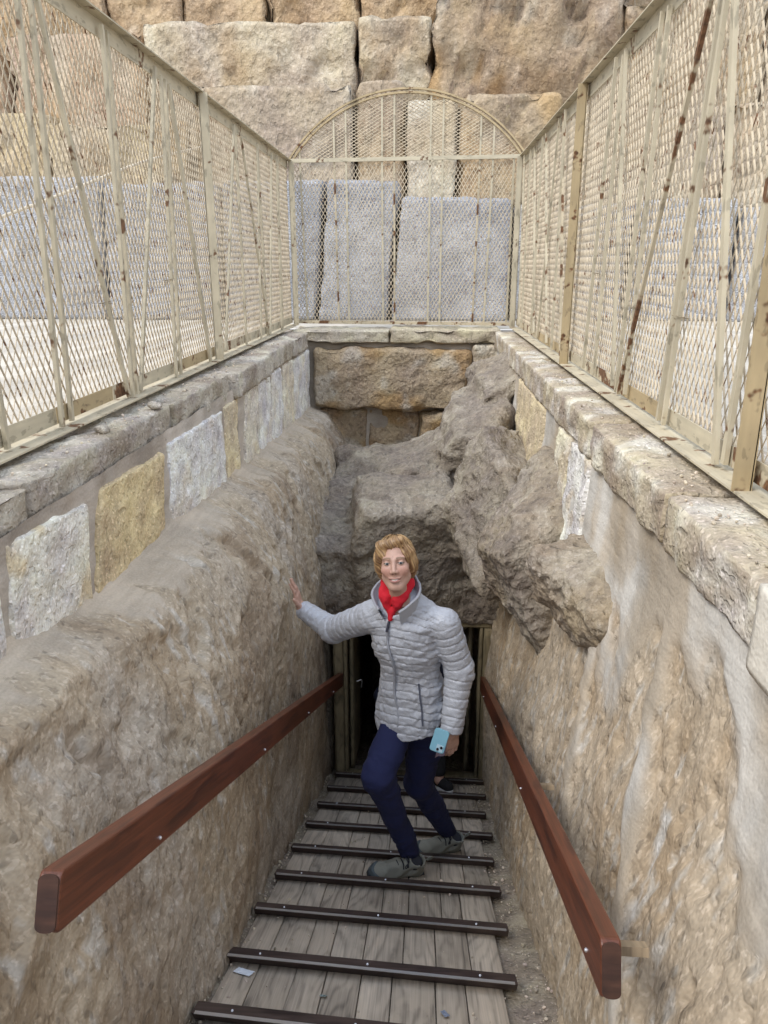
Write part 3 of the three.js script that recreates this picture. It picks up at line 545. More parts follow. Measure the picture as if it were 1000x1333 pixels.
{
  const L = [
    [[-0.16, -1.84, -5.38], [0.42, 0.38, 0.50], [0.15, 0.25, 0.12], 0.16], [[0.04, -1.66, -6.10], [0.30, 0.28, 0.40], [0.3, -0.3, 0.35], 0.06],
    [[0.47, -1.40, -5.95], [0.35, 0.38, 0.55], [0.25, -0.35, 0.30], 0.08], [[0.64, -1.05, -6.5], [0.24, 0.30, 0.60], [0.1, 0.2, 0.5], 0.08],
    [[0.55, -1.60, -4.72], [0.32, 0.44, 0.56], [0.30, 0.2, -0.45], 0.07], [[-0.52, -2.18, -5.48], [0.40, 0.36, 0.50], [0.1, 0.1, -0.15], 0.12],
    [[0.10, -2.38, -6.05], [0.9, 0.24, 0.52], [0.12, 0.1, 0.06], 0.08], [[-0.78, -2.26, -6.55], [0.55, 0.30, 1.0], [-0.08, 0, 0], 0.08],
    [[0.0, -2.3, -7.2], [1.2, 0.45, 0.6], [0, 0, 0], 0.1], [[0.05, -2.0, -6.45], [0.80, 0.42, 0.5], [0.25, 0, 0.12], 0.1], [[-0.28, -2.27, -5.34], [0.50, 0.19, 0.38], [0.05, 0.12, 0.05], 0.08], [[0.28, -2.27, -5.46], [0.52, 0.20, 0.42], [0.12, -0.1, 0.05], 0.08], [[0.70, -2.0, -5.7], [0.22, 0.7, 0.8], [0, 0.1, 0.1], 0.12], [[-0.40, -1.78, -6.5], [0.14, 0.2, 0.25], [0.2, 0.5, 0.2], 0.05],
    [[0.22, -1.98, -5.80], [0.42, 0.40, 0.36], [0.3, 0.2, 0.5], 0.1]].map(([c, h, r, k], i) => [c, h, euler(...r), k * 0.6, cuts(i >= 6 && i <= 11 ? 0 : 9, c, h)]);
  const f = (x, y, z) => {
    let d = 9; for (const [c, h, m, k, P] of L) { const e = rbox(x, y, z, c, h, m, k); if (e < d + 0.09) d = smin(d, e > 0.3 ? e : cutBy(e, x, y, z, P), 0.07); }
    return d < 0.3 && d > -0.3 ? d - rockNoise(x, y, z, 1.3) : d;
  };
  const g = boxUV(nets(f, [-1.3, -2.95, -7.7], [1.05, -0.65, -3.95], 0.018)); colourise(g, rockColour(4));
  structure('broken_bedrock', g, M.rock, 'jumbled grey-brown bedrock boulders above the low doorway');
}
for (const [c, h, r, k, s, label] of [
  [[0.71, -1.42, -3.74], [0.34, 0.40, 0.56], [0.2, 0.25, 0.35], 0.25, 11, 'large grey-brown boulder bulging from the plastered wall above the handrail'],
  [[0.705, -1.22, -2.80], [0.19, 0.20, 0.30], [0.3, 0.3, 0.2], 0.17, 23, 'smaller tan boulder jutting from the plastered wall beside the large boulder']]) {
  const m = euler(...r), P = cuts(12, c, h), f = (x, y, z) => { const d = cutBy(rbox(x, y, z, c, h, m, k * 0.6), x, y, z, P); return d < 0.3 ? d - rockNoise(x, y, z, s, 0.95) : d; };
  const q = 1.35, g = boxUV(nets(f, c.map((v, i) => v - Math.max(...h) * q - 0.1), c.map((v, i) => v + Math.max(...h) * q + 0.1), s === 11 ? 0.011 : 0.008)); colourise(g, rockColour(s, s === 11 ? 0.25 : 0.6));
  single('boulder', g, M.rock, label, 'boulder');
}
// ---- passage behind the doorway, cut down through the rock at the slope of the ramp
{
  const t = thing('passage', 'dark descending rock passage behind the doorway', 'tunnel', [-0.05, -4, -6]);
  const wall = (x0, x1, a, b, nm) => { const z1 = -5.16, z0 = -10; const q = roughBlock([[x0, rampY(z0) + a, z0], [x1, rampY(z0) + a, z0], [x0, rampY(z0) + b, z0], [x1, rampY(z0) + b, z0], [x0, rampY(z1) + a, z1], [x1, rampY(z1) + a, z1], [x0, rampY(z1) + b, z1], [x1, rampY(z1) + b, z1]], { n: [4, 12, 40], r: 0.02, amp: 0.02, freq: 4, seed: x0 * 5 }); colourise(q, () => [0.46, 0.38, 0.29]); part(nm, q, M.rock, t); };
  wall(-1.2, -0.68, -0.3, 1.6, 'side_wall'); wall(0.57, 1.1, -0.3, 1.6, 'side_wall'); wall(-0.7, 0.6, 1.36, 1.75, 'roof'); wall(-0.7, 0.6, -0.4, -0.06, 'floor');
  { const q = box(-0.9, 0.8, rampY(-10) - 0.3, rampY(-10) + 2.2, -10.3, -9.95); colourise(q, () => [0.46, 0.38, 0.29]); part('end_face', q, M.rock, t); }
}

// ================================================================ FENCES
// expanded metal: diamond strands on a plane. P(u, v) gives the point, inside(u, v) trims the outline
function expanded(u0, u1, v0, v1, P, nrm, w, h, inside) {
  const pos = [], uv = [], idx = [], N = V(...nrm), a = V(), b = V(), y = V(), s = V(), q = V();
  const rows = Math.floor((v1 - v0) / (h / 2)), cols = Math.ceil((u1 - u0) / w) + 1;
  for (let r = 0; r < rows; r++) for (let c = 0; c < cols; c++) for (const k of [-0.5, 0.5]) {
    const ua = u0 + (c + (r % 2) * 0.5) * w, ub = ua + k * w, va = v0 + r * h / 2, vb = va + h / 2, um = (ua + ub) / 2, vm = (va + vb) / 2;
    if (Math.min(ua, ub) < u0 - 1e-6 || Math.max(ua, ub) > u1 + 1e-6 || (inside && !inside(um, vm))) continue;
    const j = 0.004 * n3(um * 3, vm * 3, 5);
    a.set(...P(ua, va)).addScaledVector(N, j); b.set(...P(ub, vb)).addScaledVector(N, j);
    y.copy(b).sub(a).normalize(); s.copy(y).cross(N).normalize();
    // strand leans out of the sheet as pressed metal does
    q.copy(N).multiplyScalar(k > 0 ? 0.75 : -0.75).add(s).normalize(); s.copy(q); q.copy(y).cross(s).normalize();
    const o = pos.length / 3, W = 0.0030, Tk = 0.0013;
    for (const e of [a, b]) for (const [m, n] of [[-W, -Tk], [W, -Tk], [W, Tk], [-W, Tk]]) { pos.push(e.x + s.x * m + q.x * n, e.y + s.y * m + q.y * n, e.z + s.z * m + q.z * n); uv.push(um + m * 3, e === a ? va : vb); }
    for (let i = 0; i < 4; i++) { const i2 = (i + 1) % 4; idx.push(o + i, o + i2, o + 4 + i, o + i2, o + 4 + i2, o + 4 + i); }
  }
  const g = new THREE.BufferGeometry(); g.setAttribute('position', new THREE.Float32BufferAttribute(pos, 3)); g.setAttribute('uv', new THREE.Float32BufferAttribute(uv, 2)); g.setIndex(idx); g.computeVertexNormals(); return g;
}
function angleIron(a, b, d1, w1, d2, w2, t = 0.005, uo = 0) {   // L section along a-b: one leg along d1, the other along d2
  const off = (p, d, k) => [p[0] + d[0] * k, p[1] + d[1] * k, p[2] + d[2] * k];
  return mergeGeometries([bar(off(a, d1, w1 / 2), off(b, d1, w1 / 2), d1, w1, t, uo), bar(off(off(a, d2, w2 / 2), d1, t * 0.5), off(off(b, d2, w2 / 2), d1, t * 0.5), d2, w2, t, uo + 0.3)]);
}
function bolt(p, dir, r = 0.011) {
  const g = mergeGeometries([new THREE.CylinderGeometry(r, r, 0.004, 14), new THREE.SphereGeometry(r * 0.75, 10, 6, 0, 7, 0, 1.6).scale(1, 0.7, 1).translate(0, 0.002, 0)]);
  g.applyQuaternion(new THREE.Quaternion().setFromUnitVectors(V(0, 1, 0), V(...dir))); return g.translate(...p);
}
function sideFence(X, inX, label, bars, posts, rustAt, zEnd, zNear) {
  const s = inX, topY = 0.955, botY = -0.53;             // inX = +1 when the trench lies towards +x
  const f = thing('mesh_fence', label, 'fence', [X, -0.55, -4]);
  const P = (u, v) => [X - s * 0.006, v, u];
  part('expanded_mesh', expanded(zEnd, zNear, botY + 0.03, topY - 0.03, P, [s, 0, 0], 0.043, 0.078), M.mesh, f, 'stuff');
  // top rail: upright leg hanging down, flange towards the trench
  part('top_rail', angleIron([X + s * 0.004, topY, zEnd], [X + s * 0.004, topY, zNear], [0, -1, 0], 0.075, [s, 0, 0], 0.05, 0.006), M.paint, f);
  // bottom rail in lengths between the bar pairs, some rusted
  let z = zNear, i = 0; for (const zb of [...rustAt, zEnd]) { part('bottom_rail', bar([X + s * 0.002, botY + 0.005, z], [X + s * 0.002, botY + 0.005, zb], [0, 1, 0], 0.06, 0.005, i * 0.7), [M.ochre, M.paintRust, M.paint][i++ % 3], f); z = zb - 0.006; }
  part('base_plate', angleIron([X - s * 0.03, -0.572, zEnd], [X - s * 0.03, -0.572, zNear], [s, 0, 0], 0.10, [0, -1, 0], 0.02, 0.006, 0.2), M.paint, f);
  bars.forEach(([za, ya, zb, yb2, rust, w], k) => {
    const xo = X + s * (0.018 + 0.007 * (k % 3));
    const ext = (ya < 0.90 && za > -3.3) ? (topY - 0.01 - ya) / (ya - yb2) : 0, z2 = za + (za - zb) * ext, y2 = ya + (ya - yb2) * ext;
    const tilt = rr(-0.004, 0.004);
    part('bar', bar([xo, yb2 - 0.03, zb], [xo + tilt, Math.min(y2, topY - 0.008) + 0.0, z2], [0, 0, 1], w || 0.020, 0.014, k * 0.37), rust ? M.paintRust : M.paint, f);
  });
  for (const [zp, ochre] of posts) {
    const g = angleIron([X + s * 0.026, botY - 0.04, zp], [X + s * 0.026, topY - 0.008, zp], [0, 0, -1], 0.062, [s, 0, 0], 0.05, 0.006, zp);
    const p = part('post', g, ochre ? M.ochre : M.paint, f);
    for (const y of [0.72, 0.08, -0.42]) part('bolt', bolt([X + s * 0.030, y, zp - 0.03], [s, 0, 0], 0.013), M.paint, p);
  }
  // tie wires round some bars
  for (const k of [1, 4, 8]) if (bars[k]) { const b = bars[k], t = 0.22 + 0.1 * k / 8, zz = lerp(b[2], b[0], t), yy = lerp(b[3], b[1], t); part('tie_wire', tube([[X - s * 0.01, yy, zz - 0.02], [X + s * 0.034, yy + 0.004, zz - 0.016], [X + s * 0.036, yy + 0.01, zz + 0.014], [X - s * 0.01, yy + 0.006, zz + 0.02], [X + s * 0.032, yy + 0.014, zz + 0.018], [X + s * 0.04, yy + 0.016, zz - 0.03]], 0.0013, 24, 5), M.paintRust, f); }
}
sideFence(-1.345, 1, 'cream expanded-metal fence on the coping above the white and yellow slabs', [
  [-2.30, 0.80, -2.34, -0.53], [-2.60, 0.79, -2.42, 0.10], [-2.77, 0.81, -2.70, -0.53], [-2.89, 0.84, -2.81, -0.53], [-2.93, 0.85, -3.38, -0.53], [-3.47, 0.92, -3.41, -0.54], [-3.56, 0.92, -3.50, -0.54],
  [-4.12, 0.91, -3.53, -0.53], [-4.19, 0.89, -4.05, -0.54], [-4.28, 0.89, -4.17, -0.55], [-4.33, 0.88, -4.76, -0.54, 0, 0.03], [-5.72, 0.91, -5.11, -0.51], [-5.78, 0.91, -5.80, -0.56],
  [-5.93, 0.86, -6.63, -0.53], [-6.48, 0.89, -6.27, -0.55], [-6.55, 0.89, -6.60, -0.55], [-7.07, 0.91, -6.69, -0.54], [-7.28, 0.92, -7.20, -0.54], [-7.40, 0.92, -7.34, -0.54],
  [-1.95, 0.8, -1.9, -0.53], [-1.6, 0.8, -1.75, -0.53], [-1.2, 0.8, -1.2, -0.53], [-0.5, 0.8, -0.6, -0.53], [0.3, 0.8, 0.2, -0.53], [1.0, 0.8, 1.0, -0.53]],
  [[-4.88, 0], [-7.93, 0], [-1.4, 0], [1.5, 0]], [-1.4, -2.3, -2.72, -3.25, -3.52, -4.1, -4.85, -6.0], -7.98, 1.6);
sideFence(0.895, -1, 'cream expanded-metal fence with a rusty slanting bar above the plastered wall', [
  [-3.37, 0.91, -3.56, -0.52], [-3.27, 0.90, -3.37, -0.50], [-2.77, 0.77, -3.46, -0.51, 1], [-2.73, 0.76, -2.89, -0.52], [-2.65, 0.74, -2.80, -0.52], [-2.55, 0.71, -2.25, -0.53, 0, 0.026], [-2.18, 0.22, -2.22, -0.52, 0, 0.026],
  [-3.91, 0.91, -3.61, -0.50, 0], [-4.04, 0.91, -4.26, -0.50], [-3.96, 0.90, -4.04, -0.50], [-5.52, 0.93, -5.04, -0.52, 1], [-5.40, 0.93, -5.36, -0.52], [-5.70, 0.93, -6.15, -0.51], [-6.26, 0.92, -5.65, -0.50], [-6.40, 0.92, -6.45, -0.50], [-6.96, 0.93, -6.38, -0.49], [-7.1, 0.93, -7.15, -0.5], [-7.5, 0.93, -7.3, -0.5],
  [-1.3, 0.8, -1.35, -0.53], [-0.9, 0.8, -0.9, -0.53], [-0.3, 0.8, -0.4, -0.53], [0.5, 0.8, 0.5, -0.53]],
  [[-4.76, 1], [-7.68, 0], [-2.0, 1], [1.5, 0]], [-1.9, -2.2, -2.85, -3.5, -4.0, -4.9, -6.2], -7.74, 1.6);
// end panel with arched top
{
  const f = thing('arched_gate', 'cream mesh panel with arched top closing the end of the trench', 'gate', [-0.2, -0.55, -7.9]);
  const Z = x => lerp(-8.02, -7.78, (x + 1.33) / 2.22), P = (u, v) => [u, v, Z(u) - 0.008], nr = [-0.107, 0, 0.994], xa = -1.31, xb = 0.87, cy = 0.955, R = 1.365, ac = [-0.21, 0.18];
  part('lower_mesh', expanded(xa, xb, -0.54, cy - 0.01, P, nr, 0.036, 0.062), M.mesh, f, 'stuff');
  // the mesh of the arch is turned so that its diamonds lie flat
  { const g = expanded(cy + 0.01, 1.54, xa, xb, (u, v) => [v, u, Z(v) - 0.008], nr, 0.030, 0.056, (u, v) => Math.hypot(v - ac[0], u - ac[1]) < R - 0.01); part('arch_mesh', g, M.mesh, f, 'stuff'); }
  part('cross_bar', bar([xa - 0.03, cy, Z(xa) + 0.012], [xb + 0.03, cy, Z(xb) + 0.012], [0, 1, 0], 0.034, 0.02), M.paint, f);
  part('bottom_bar', bar([xa, -0.548, Z(xa) + 0.008], [xb, -0.548, Z(xb) + 0.008], [0, 1, 0], 0.03, 0.02), M.paintRust, f);
  for (const dr of [0, -0.032]) {
    const n = 48, a0 = Math.asin((cy - ac[1]) / R), pts = []; for (let i = 0; i <= n; i++) { const a = lerp(a0, Math.PI - a0, i / n), x = ac[0] + Math.cos(a) * (R + dr); pts.push([x, ac[1] + Math.sin(a) * (R + dr), Z(x) + 0.006]); }
    const seg = []; for (let i = 0; i < n; i++) seg.push(bar(pts[i], pts[i + 1], [0, 0, 1], 0.032, 0.016, i * 0.05)); part('arch_bar', mergeGeometries(seg), M.ochre, f);
  }
  const vb = [-1.22, -0.885, -0.77, -0.425, -0.31, 0.03, 0.145, 0.49, 0.61, 0.80];
  vb.forEach((x, i) => {
    const lean = [0.03, 0.02, 0.01, 0.01, 0.01, 0, 0, -0.02, -0.03, 0][i];
    part('bar', bar([x + lean, -0.54, Z(x) + 0.006], [x, cy - 0.017, Z(x) + 0.006], [1, 0, 0], 0.018, 0.008, i), i % 3 === 1 ? M.paintRust : M.paint, f);
    const h = ac[1] + Math.sqrt(R * R - (x - ac[0]) ** 2) - 0.03; if (h > cy + 0.06 && i < 9) part('arch_bar_upright', bar([x, cy + 0.018, Z(x) + 0.006], [x, h, Z(x) + 0.006], [1, 0, 0], 0.016, 0.008, i + 0.4), M.paint, f);
  });
}
// things behind the fence on the ground: a leaning yellow pole and a slack rope
single('leaning_pole', tube([[-3.98, -0.62, -5.6], [-3.92, 0.1, -6.1], [-3.85, 0.85, -6.6]], 0.035, 12, 10), std({ color: lin(0.62, 0.46, 0.16), roughness: 0.6 }), 'yellow pole leaning behind the fence above the white and yellow slabs', 'pole');
single('rope', tube([[-4.0, -0.05, -5.72], [-3.75, 0.22, -6.3], [-3.3, 0.58, -7.2], [-2.9, 1.0, -8.4], [-2.6, 1.3, -9.6]], 0.014, 60, 6), std({ color: lin(0.6, 0.52, 0.4), roughness: 0.9 }), 'pale rope slanting up behind the fence from the yellow pole', 'rope');

// ================================================================ RAMP, DOOR, HANDRAILS
const RN = [0, Math.cos(0.4363), -Math.sin(0.4363) * -1]; // up, normal to the ramp
const slope = V(0, -Math.sin(0.4363), -Math.cos(0.4363));
const onRamp = (x, z, h = 0) => [x, rampY(z) + h * Math.cos(0.4363), z + h * Math.sin(0.4363)];
{
  const r = thing('wooden_ramp', 'weathered grey plank ramp with dark metal-edged cleats', 'ramp', [-0.15, -2.4, -2.4]);
  const zl = [1.3, 0.9, 0.5, 0.1, -0.29, -0.67, -1.05, -1.43, -1.81, -2.17, -2.57, -2.95, -3.33, -3.74, -4.15, -4.58, -4.99, -5.40], xr = [0.33, 0.33, 0.33, 0.33, 0.33, 0.33, 0.33, 0.33, 0.335, 0.35, 0.37, 0.385, 0.395, 0.43, 0.43, 0.47, 0.50, 0.5];
  const xl = z => pw(z, [[1, -0.69], [-2, -0.685], [-3, -0.665], [-4, -0.645], [-5.5, -0.62]]), skew = 0.11;
  for (let i = 0; i < zl.length - 1; i++) {
    const za = zl[i], zb = zl[i + 1], x0 = xl(za) + 0.02, x1 = xr[i] - 0.03, n = 8, cuts = [x0];
    for (let k = 1; k < n; k++) cuts.push(lerp(x0, x1, k / n) + rr(-0.022, 0.022)); cuts.push(x1);
    for (let k = 0; k < n; k++) {
      const g0 = 0.0015, a = cuts[k] + g0, b = cuts[k + 1] - g0, hh = rr(-0.002, 0.003), fx = x => (x - x0) / (x1 - x0) * skew;
      const P = (x, z, h) => onRamp(x, z + fx(x), h);
      const c8 = [P(a, zb, -0.03), P(b, zb, -0.03), P(a, zb, hh), P(b, zb, hh), P(a, za - 0.001, -0.03), P(b, za - 0.001, -0.03), P(a, za - 0.001, hh), P(b, za - 0.001, hh)];
      const g = roughBlock(c8, { n: [3, 1, 6], r: 0.003, amp: 0.0012, freq: 4, seed: i * 8 + k });
      const p = g.attributes.position, uv = g.attributes.uv, ou = rnd(), ov = rnd(), sg = rnd() < 0.5 ? -1 : 1; for (let j = 0; j < p.count; j++) uv.setXY(j, sg * p.getX(j) * 1.1 + ou, p.getZ(j) * 0.55 + ov);
      const t = rr(0.82, 1.12), wm = rr(-0.03, 0.03); colourise(g, () => [0.72 * t + wm * 0.3, 0.65 * t, 0.57 * t - wm * 0.3]); part('plank', g, M.wood, r);
    }
  }
  for (let i = 1; i < zl.length - 1; i++) {
    const z = zl[i], a = xl(z), b = xr[i], w = 0.034, h = 0.060 + rr(-0.004, 0.004);
    const P = (x, dz, hh) => onRamp(x, z + dz + (x - a) / (b - a) * skew, hh);
    const seg = []; for (let q = 0; q < 6; q++) { const x0 = lerp(a, b, q / 6), x1 = lerp(a, b, (q + 1) / 6), e = k => 0.003 * n3(k * 5, i * 3.3, 1); seg.push(box8([P(x0, -w, 0.001), P(x1, -w, 0.001), P(x0, -w, h - 0.004), P(x1, -w, h - 0.004), P(x0, w + 0.004, 0.001), P(x1, w + 0.004, 0.001), P(x0, w, h + e(x0)), P(x1, w, h + e(x1))])); }
    const c = part('cleat', mergeGeometries(seg), M.cleat, r);
    const g2 = box8([P(a + 0.01, w - 0.010, h - 0.004), P(b - 0.01, w - 0.010, h - 0.004), P(a + 0.01, w - 0.012, h + 0.0055), P(b - 0.01, w - 0.012, h + 0.0055), P(a + 0.01, w + 0.0035, h - 0.0035), P(b - 0.01, w + 0.0035, h - 0.0035), P(a + 0.01, w + 0.0045, h + 0.0035), P(b - 0.01, w + 0.0045, h + 0.0035)]);
    part('metal_strip', g2, M.strip, c);
    for (const t of [0.12, 0.5, 0.88]) { const q = P(lerp(a, b, t), 0, h + 0.001); part('screw', bolt(q, [0, 0.906, 0.423], 0.0035), M.strip, c); }
  }
}
// packed sand and rubble under and beside the planks
{
  const g = sheet(60, 360, (u, v) => {
    const z = lerp(1.7, -5.3, v), x = lerp(-0.80, 0.62, u), ed = Math.max(sm(-0.66, -0.72, x), sm(0.36, 0.46, x));
    return onRamp(x, z, -0.035 + ed * (0.035 + 0.02 * fbm(x * 6, z * 6, 70, 3)) + 0.006 * fbm(x * 30, z * 30, 71, 2));
  }, (u, v, p) => [p[0], p[2]]);
  { const ix = g.index.array; g.computeVertexNormals(); }
  colourise(g, (x, y, z) => mul3(mix3([0.42, 0.36, 0.285], [0.34, 0.285, 0.22], sm(-0.3, 0.3, fbm(x * 5, z * 5, 72, 4))), 1.15));
  structure('sandy_floor', g, M.stone, 'packed sand under and beside the plank ramp');
}
{ // door
  const f = thing('door_frame', 'weathered pale wooden door frame with an open door leaf', 'door', [-0.05, -3.75, -5.05]);
  const wood = (g, t = 1) => colourise(g, () => [0.40 * t, 0.345 * t, 0.225 * t]);
  const post = (a, b, y0, y1, z0, z1) => wood(roughBlock(corners(a, b, y0, y1, z0, z1), { n: [3, 20, 3], r: 0.006, amp: 0.004, freq: 4, seed: a * 3 }));
  part('post', post(-0.635, -0.565, -3.83, -2.50, -5.12, -5.03), M.frame, f); part('post_stop', post(-0.563, -0.535, -3.83, -2.50, -5.15, -5.06), M.frame, f);
  part('post', post(0.465, 0.54, -3.83, -2.50, -5.12, -5.03), M.frame, f); part('post_stop', post(0.435, 0.463, -3.83, -2.50, -5.15, -5.06), M.frame, f);
  part('lintel', post(-0.66, 0.56, -2.495, -2.42, -5.14, -5.06), M.frame, f);
  part('sill', wood(roughBlock(corners(-0.64, 0.54, -3.86, -3.78, -5.14, -5.02), { n: [20, 2, 2], r: 0.006, amp: 0.004 })), M.frame, f);
  const d = part('door_leaf', wood(roughBlock([[-0.52, -3.80, -5.62], [-0.485, -3.80, -5.62], [-0.52, -2.52, -5.62], [-0.485, -2.52, -5.62], [-0.53, -3.80, -5.16], [-0.495, -3.80, -5.16], [-0.53, -2.52, -5.16], [-0.495, -2.52, -5.16]], { n: [2, 12, 6], r: 0.004, amp: 0.002 })), M.frame, f);
  part('latch', tube([[-0.485, -3.10, -5.30], [-0.45, -3.09, -5.31], [-0.45, -3.16, -5.32]], 0.006, 12, 6), M.strip, d);
  part('side_jamb', wood(roughBlock(corners(0.36, 0.40, -3.82, -2.52, -5.6, -5.2), { n: [2, 12, 4], r: 0.004, amp: 0.002 })), M.frame, f);
}
function handrail(x0, z0, x1, z1, y0, y1, h, label, brackets, wallSide) {
  const t = thing('handrail', label, 'handrail', [(x0 + x1) / 2, (y0 + y1) / 2 - 0.3, (z0 + z1) / 2]);
  const th = 0.015, L = Math.hypot(x1 - x0, y1 - y0, z1 - z0), d = V(x1 - x0, y1 - y0, z1 - z0).normalize(), up = V(0, 1, 0).addScaledVector(d, -d.y).normalize(), sd = d.clone().cross(up);
  // board outline along the slope with rounded corners, extruded across
  const s = new THREE.Shape(), r = 0.012; s.moveTo(r, 0); s.lineTo(L - r, 0); s.quadraticCurveTo(L, 0, L, r); s.lineTo(L, h - r); s.quadraticCurveTo(L, h, L - r, h); s.lineTo(r, h); s.quadraticCurveTo(0, h, 0, h - r); s.lineTo(0, r); s.quadraticCurveTo(0, 0, r, 0);
  const g = new THREE.ExtrudeGeometry(s, { depth: th * 2, bevelEnabled: true, bevelSize: 0.004, bevelThickness: 0.004, bevelSegments: 2, curveSegments: 5 });
  const p = g.attributes.position, uv = g.attributes.uv; for (let i = 0; i < p.count; i++) uv.setXY(i, (p.getY(i) + p.getZ(i)) * 2.2, p.getX(i) * 0.6);
  // grain runs along the board
  for (let i = 0; i < p.count; i++) uv.setXY(i, p.getX(i) * 0.7, (p.getY(i) + p.getZ(i)) * 2.4);
  g.translate(0, -h, -th); g.applyMatrix4(new THREE.Matrix4().makeBasis(d, up, sd).setPosition(x0, y0, z0));
  const b = part('board', g, M.red, t);
  const at = (k, v, w) => [x0 + d.x * k + up.x * v + sd.x * w, y0 + d.y * k + up.y * v + sd.y * w, z0 + d.z * k + up.z * v + sd.z * w];
  { const e = new THREE.Shape(); const hw = th + 0.002; e.moveTo(-hw, -h + 0.012); e.lineTo(-hw, -0.012); e.quadraticCurveTo(-hw, 0, 0, 0); e.quadraticCurveTo(hw, 0, hw, -0.012); e.lineTo(hw, -h + 0.012); e.quadraticCurveTo(hw, -h, 0, -h); e.quadraticCurveTo(-hw, -h, -hw, -h + 0.012);
    const q = new THREE.ExtrudeGeometry(e, { depth: 0.005, bevelEnabled: false }); q.applyMatrix4(new THREE.Matrix4().makeBasis(sd.clone().negate(), up, d).setPosition(...at(-0.0085, 0, 0))); part('end_grain', q, M.redEnd, b); }
  for (const k of brackets) {
    const w = wallSide * (sd.x > 0 ? 1 : -1), q = boxUV(bar(at(k, -0.06, w * 0.058), at(k + 0.03, -0.06, w * 0.058), up.toArray(), 0.018, 0.075)); colourise(q, () => [0.50, 0.40, 0.28]); part('spacer_block', q, M.frame, t);
    part('screw', bolt(at(k + 0.03, -0.075, -w * (th + 0.005)), sd.clone().multiplyScalar(-w).toArray(), 0.0045), M.strip, t);
  }
}
handrail(-0.595, -0.985, -0.575, -5.02, -0.945, -2.87, 0.090, 'dark red varnished handrail board along the dressed rock wall below the slabs', [0.45, 1.6, 2.7, 3.8], -1);
handrail(0.362, -1.13, 0.465, -5.00, -1.190, -2.86, 0.098, 'dark red varnished handrail board along the wall with the boulders', [0.1, 1.35, 2.6, 3.7], 1);

// ================================================================ PEOPLE
const nrm3 = a => { const l = Math.hypot(...a); return [a[0] / l, a[1] / l, a[2] / l]; };
const crs = (a, b) => [a[1] * b[2] - a[2] * b[1], a[2] * b[0] - a[0] * b[2], a[0] * b[1] - a[1] * b[0]];
const dot = (a, b) => a[0] * b[0] + a[1] * b[1] + a[2] * b[2];
const sub = (a, b) => [a[0] - b[0], a[1] - b[1], a[2] - b[2]];
const add = (a, b, k = 1) => [a[0] + b[0] * k, a[1] + b[1] * k, a[2] + b[2] * k];
const table = (t, rows) => { if (t <= rows[0][0]) return rows[0].slice(1); for (let i = 1; i < rows.length; i++) if (t <= rows[i][0]) { const k = sm(0, 1, (t - rows[i - 1][0]) / (rows[i][0] - rows[i - 1][0])); return rows[i].slice(1).map((v, j) => lerp(rows[i - 1][j + 1], v, k)); } return rows[rows.length - 1].slice(1); };
const bounds = (pts, m) => [[0, 1, 2].map(i => Math.min(...pts.map(p => p[i])) - m), [0, 1, 2].map(i => Math.max(...pts.map(p => p[i])) + m)];
const frameM = (C, l, u, f) => new THREE.Matrix4().makeBasis(V(...l), V(...u), V(...f)).setPosition(...C);
const skin = new THREE.MeshPhysicalMaterial({ vertexColors: true, roughness: 0.52, sheen: 0.2, sheenRoughness: 0.5, sheenColor: lin(0.5, 0.25, 0.18) });
const hairM = new THREE.MeshPhysicalMaterial({ vertexColors: true, roughness: 0.42, sheen: 0.3, sheenColor: lin(0.6, 0.45, 0.25) });

// chain of tapered fingers: [base, mid, mid2, tip]
const finger = (x, y, z, c, r) => { let d = 9; for (let i = 0; i + 1 < c.length; i++) d = smin(d, cap(x, y, z, c[i], c[i + 1], r * (1 - 0.12 * i), r * (1 - 0.12 * (i + 1))), 0.004); return d; };

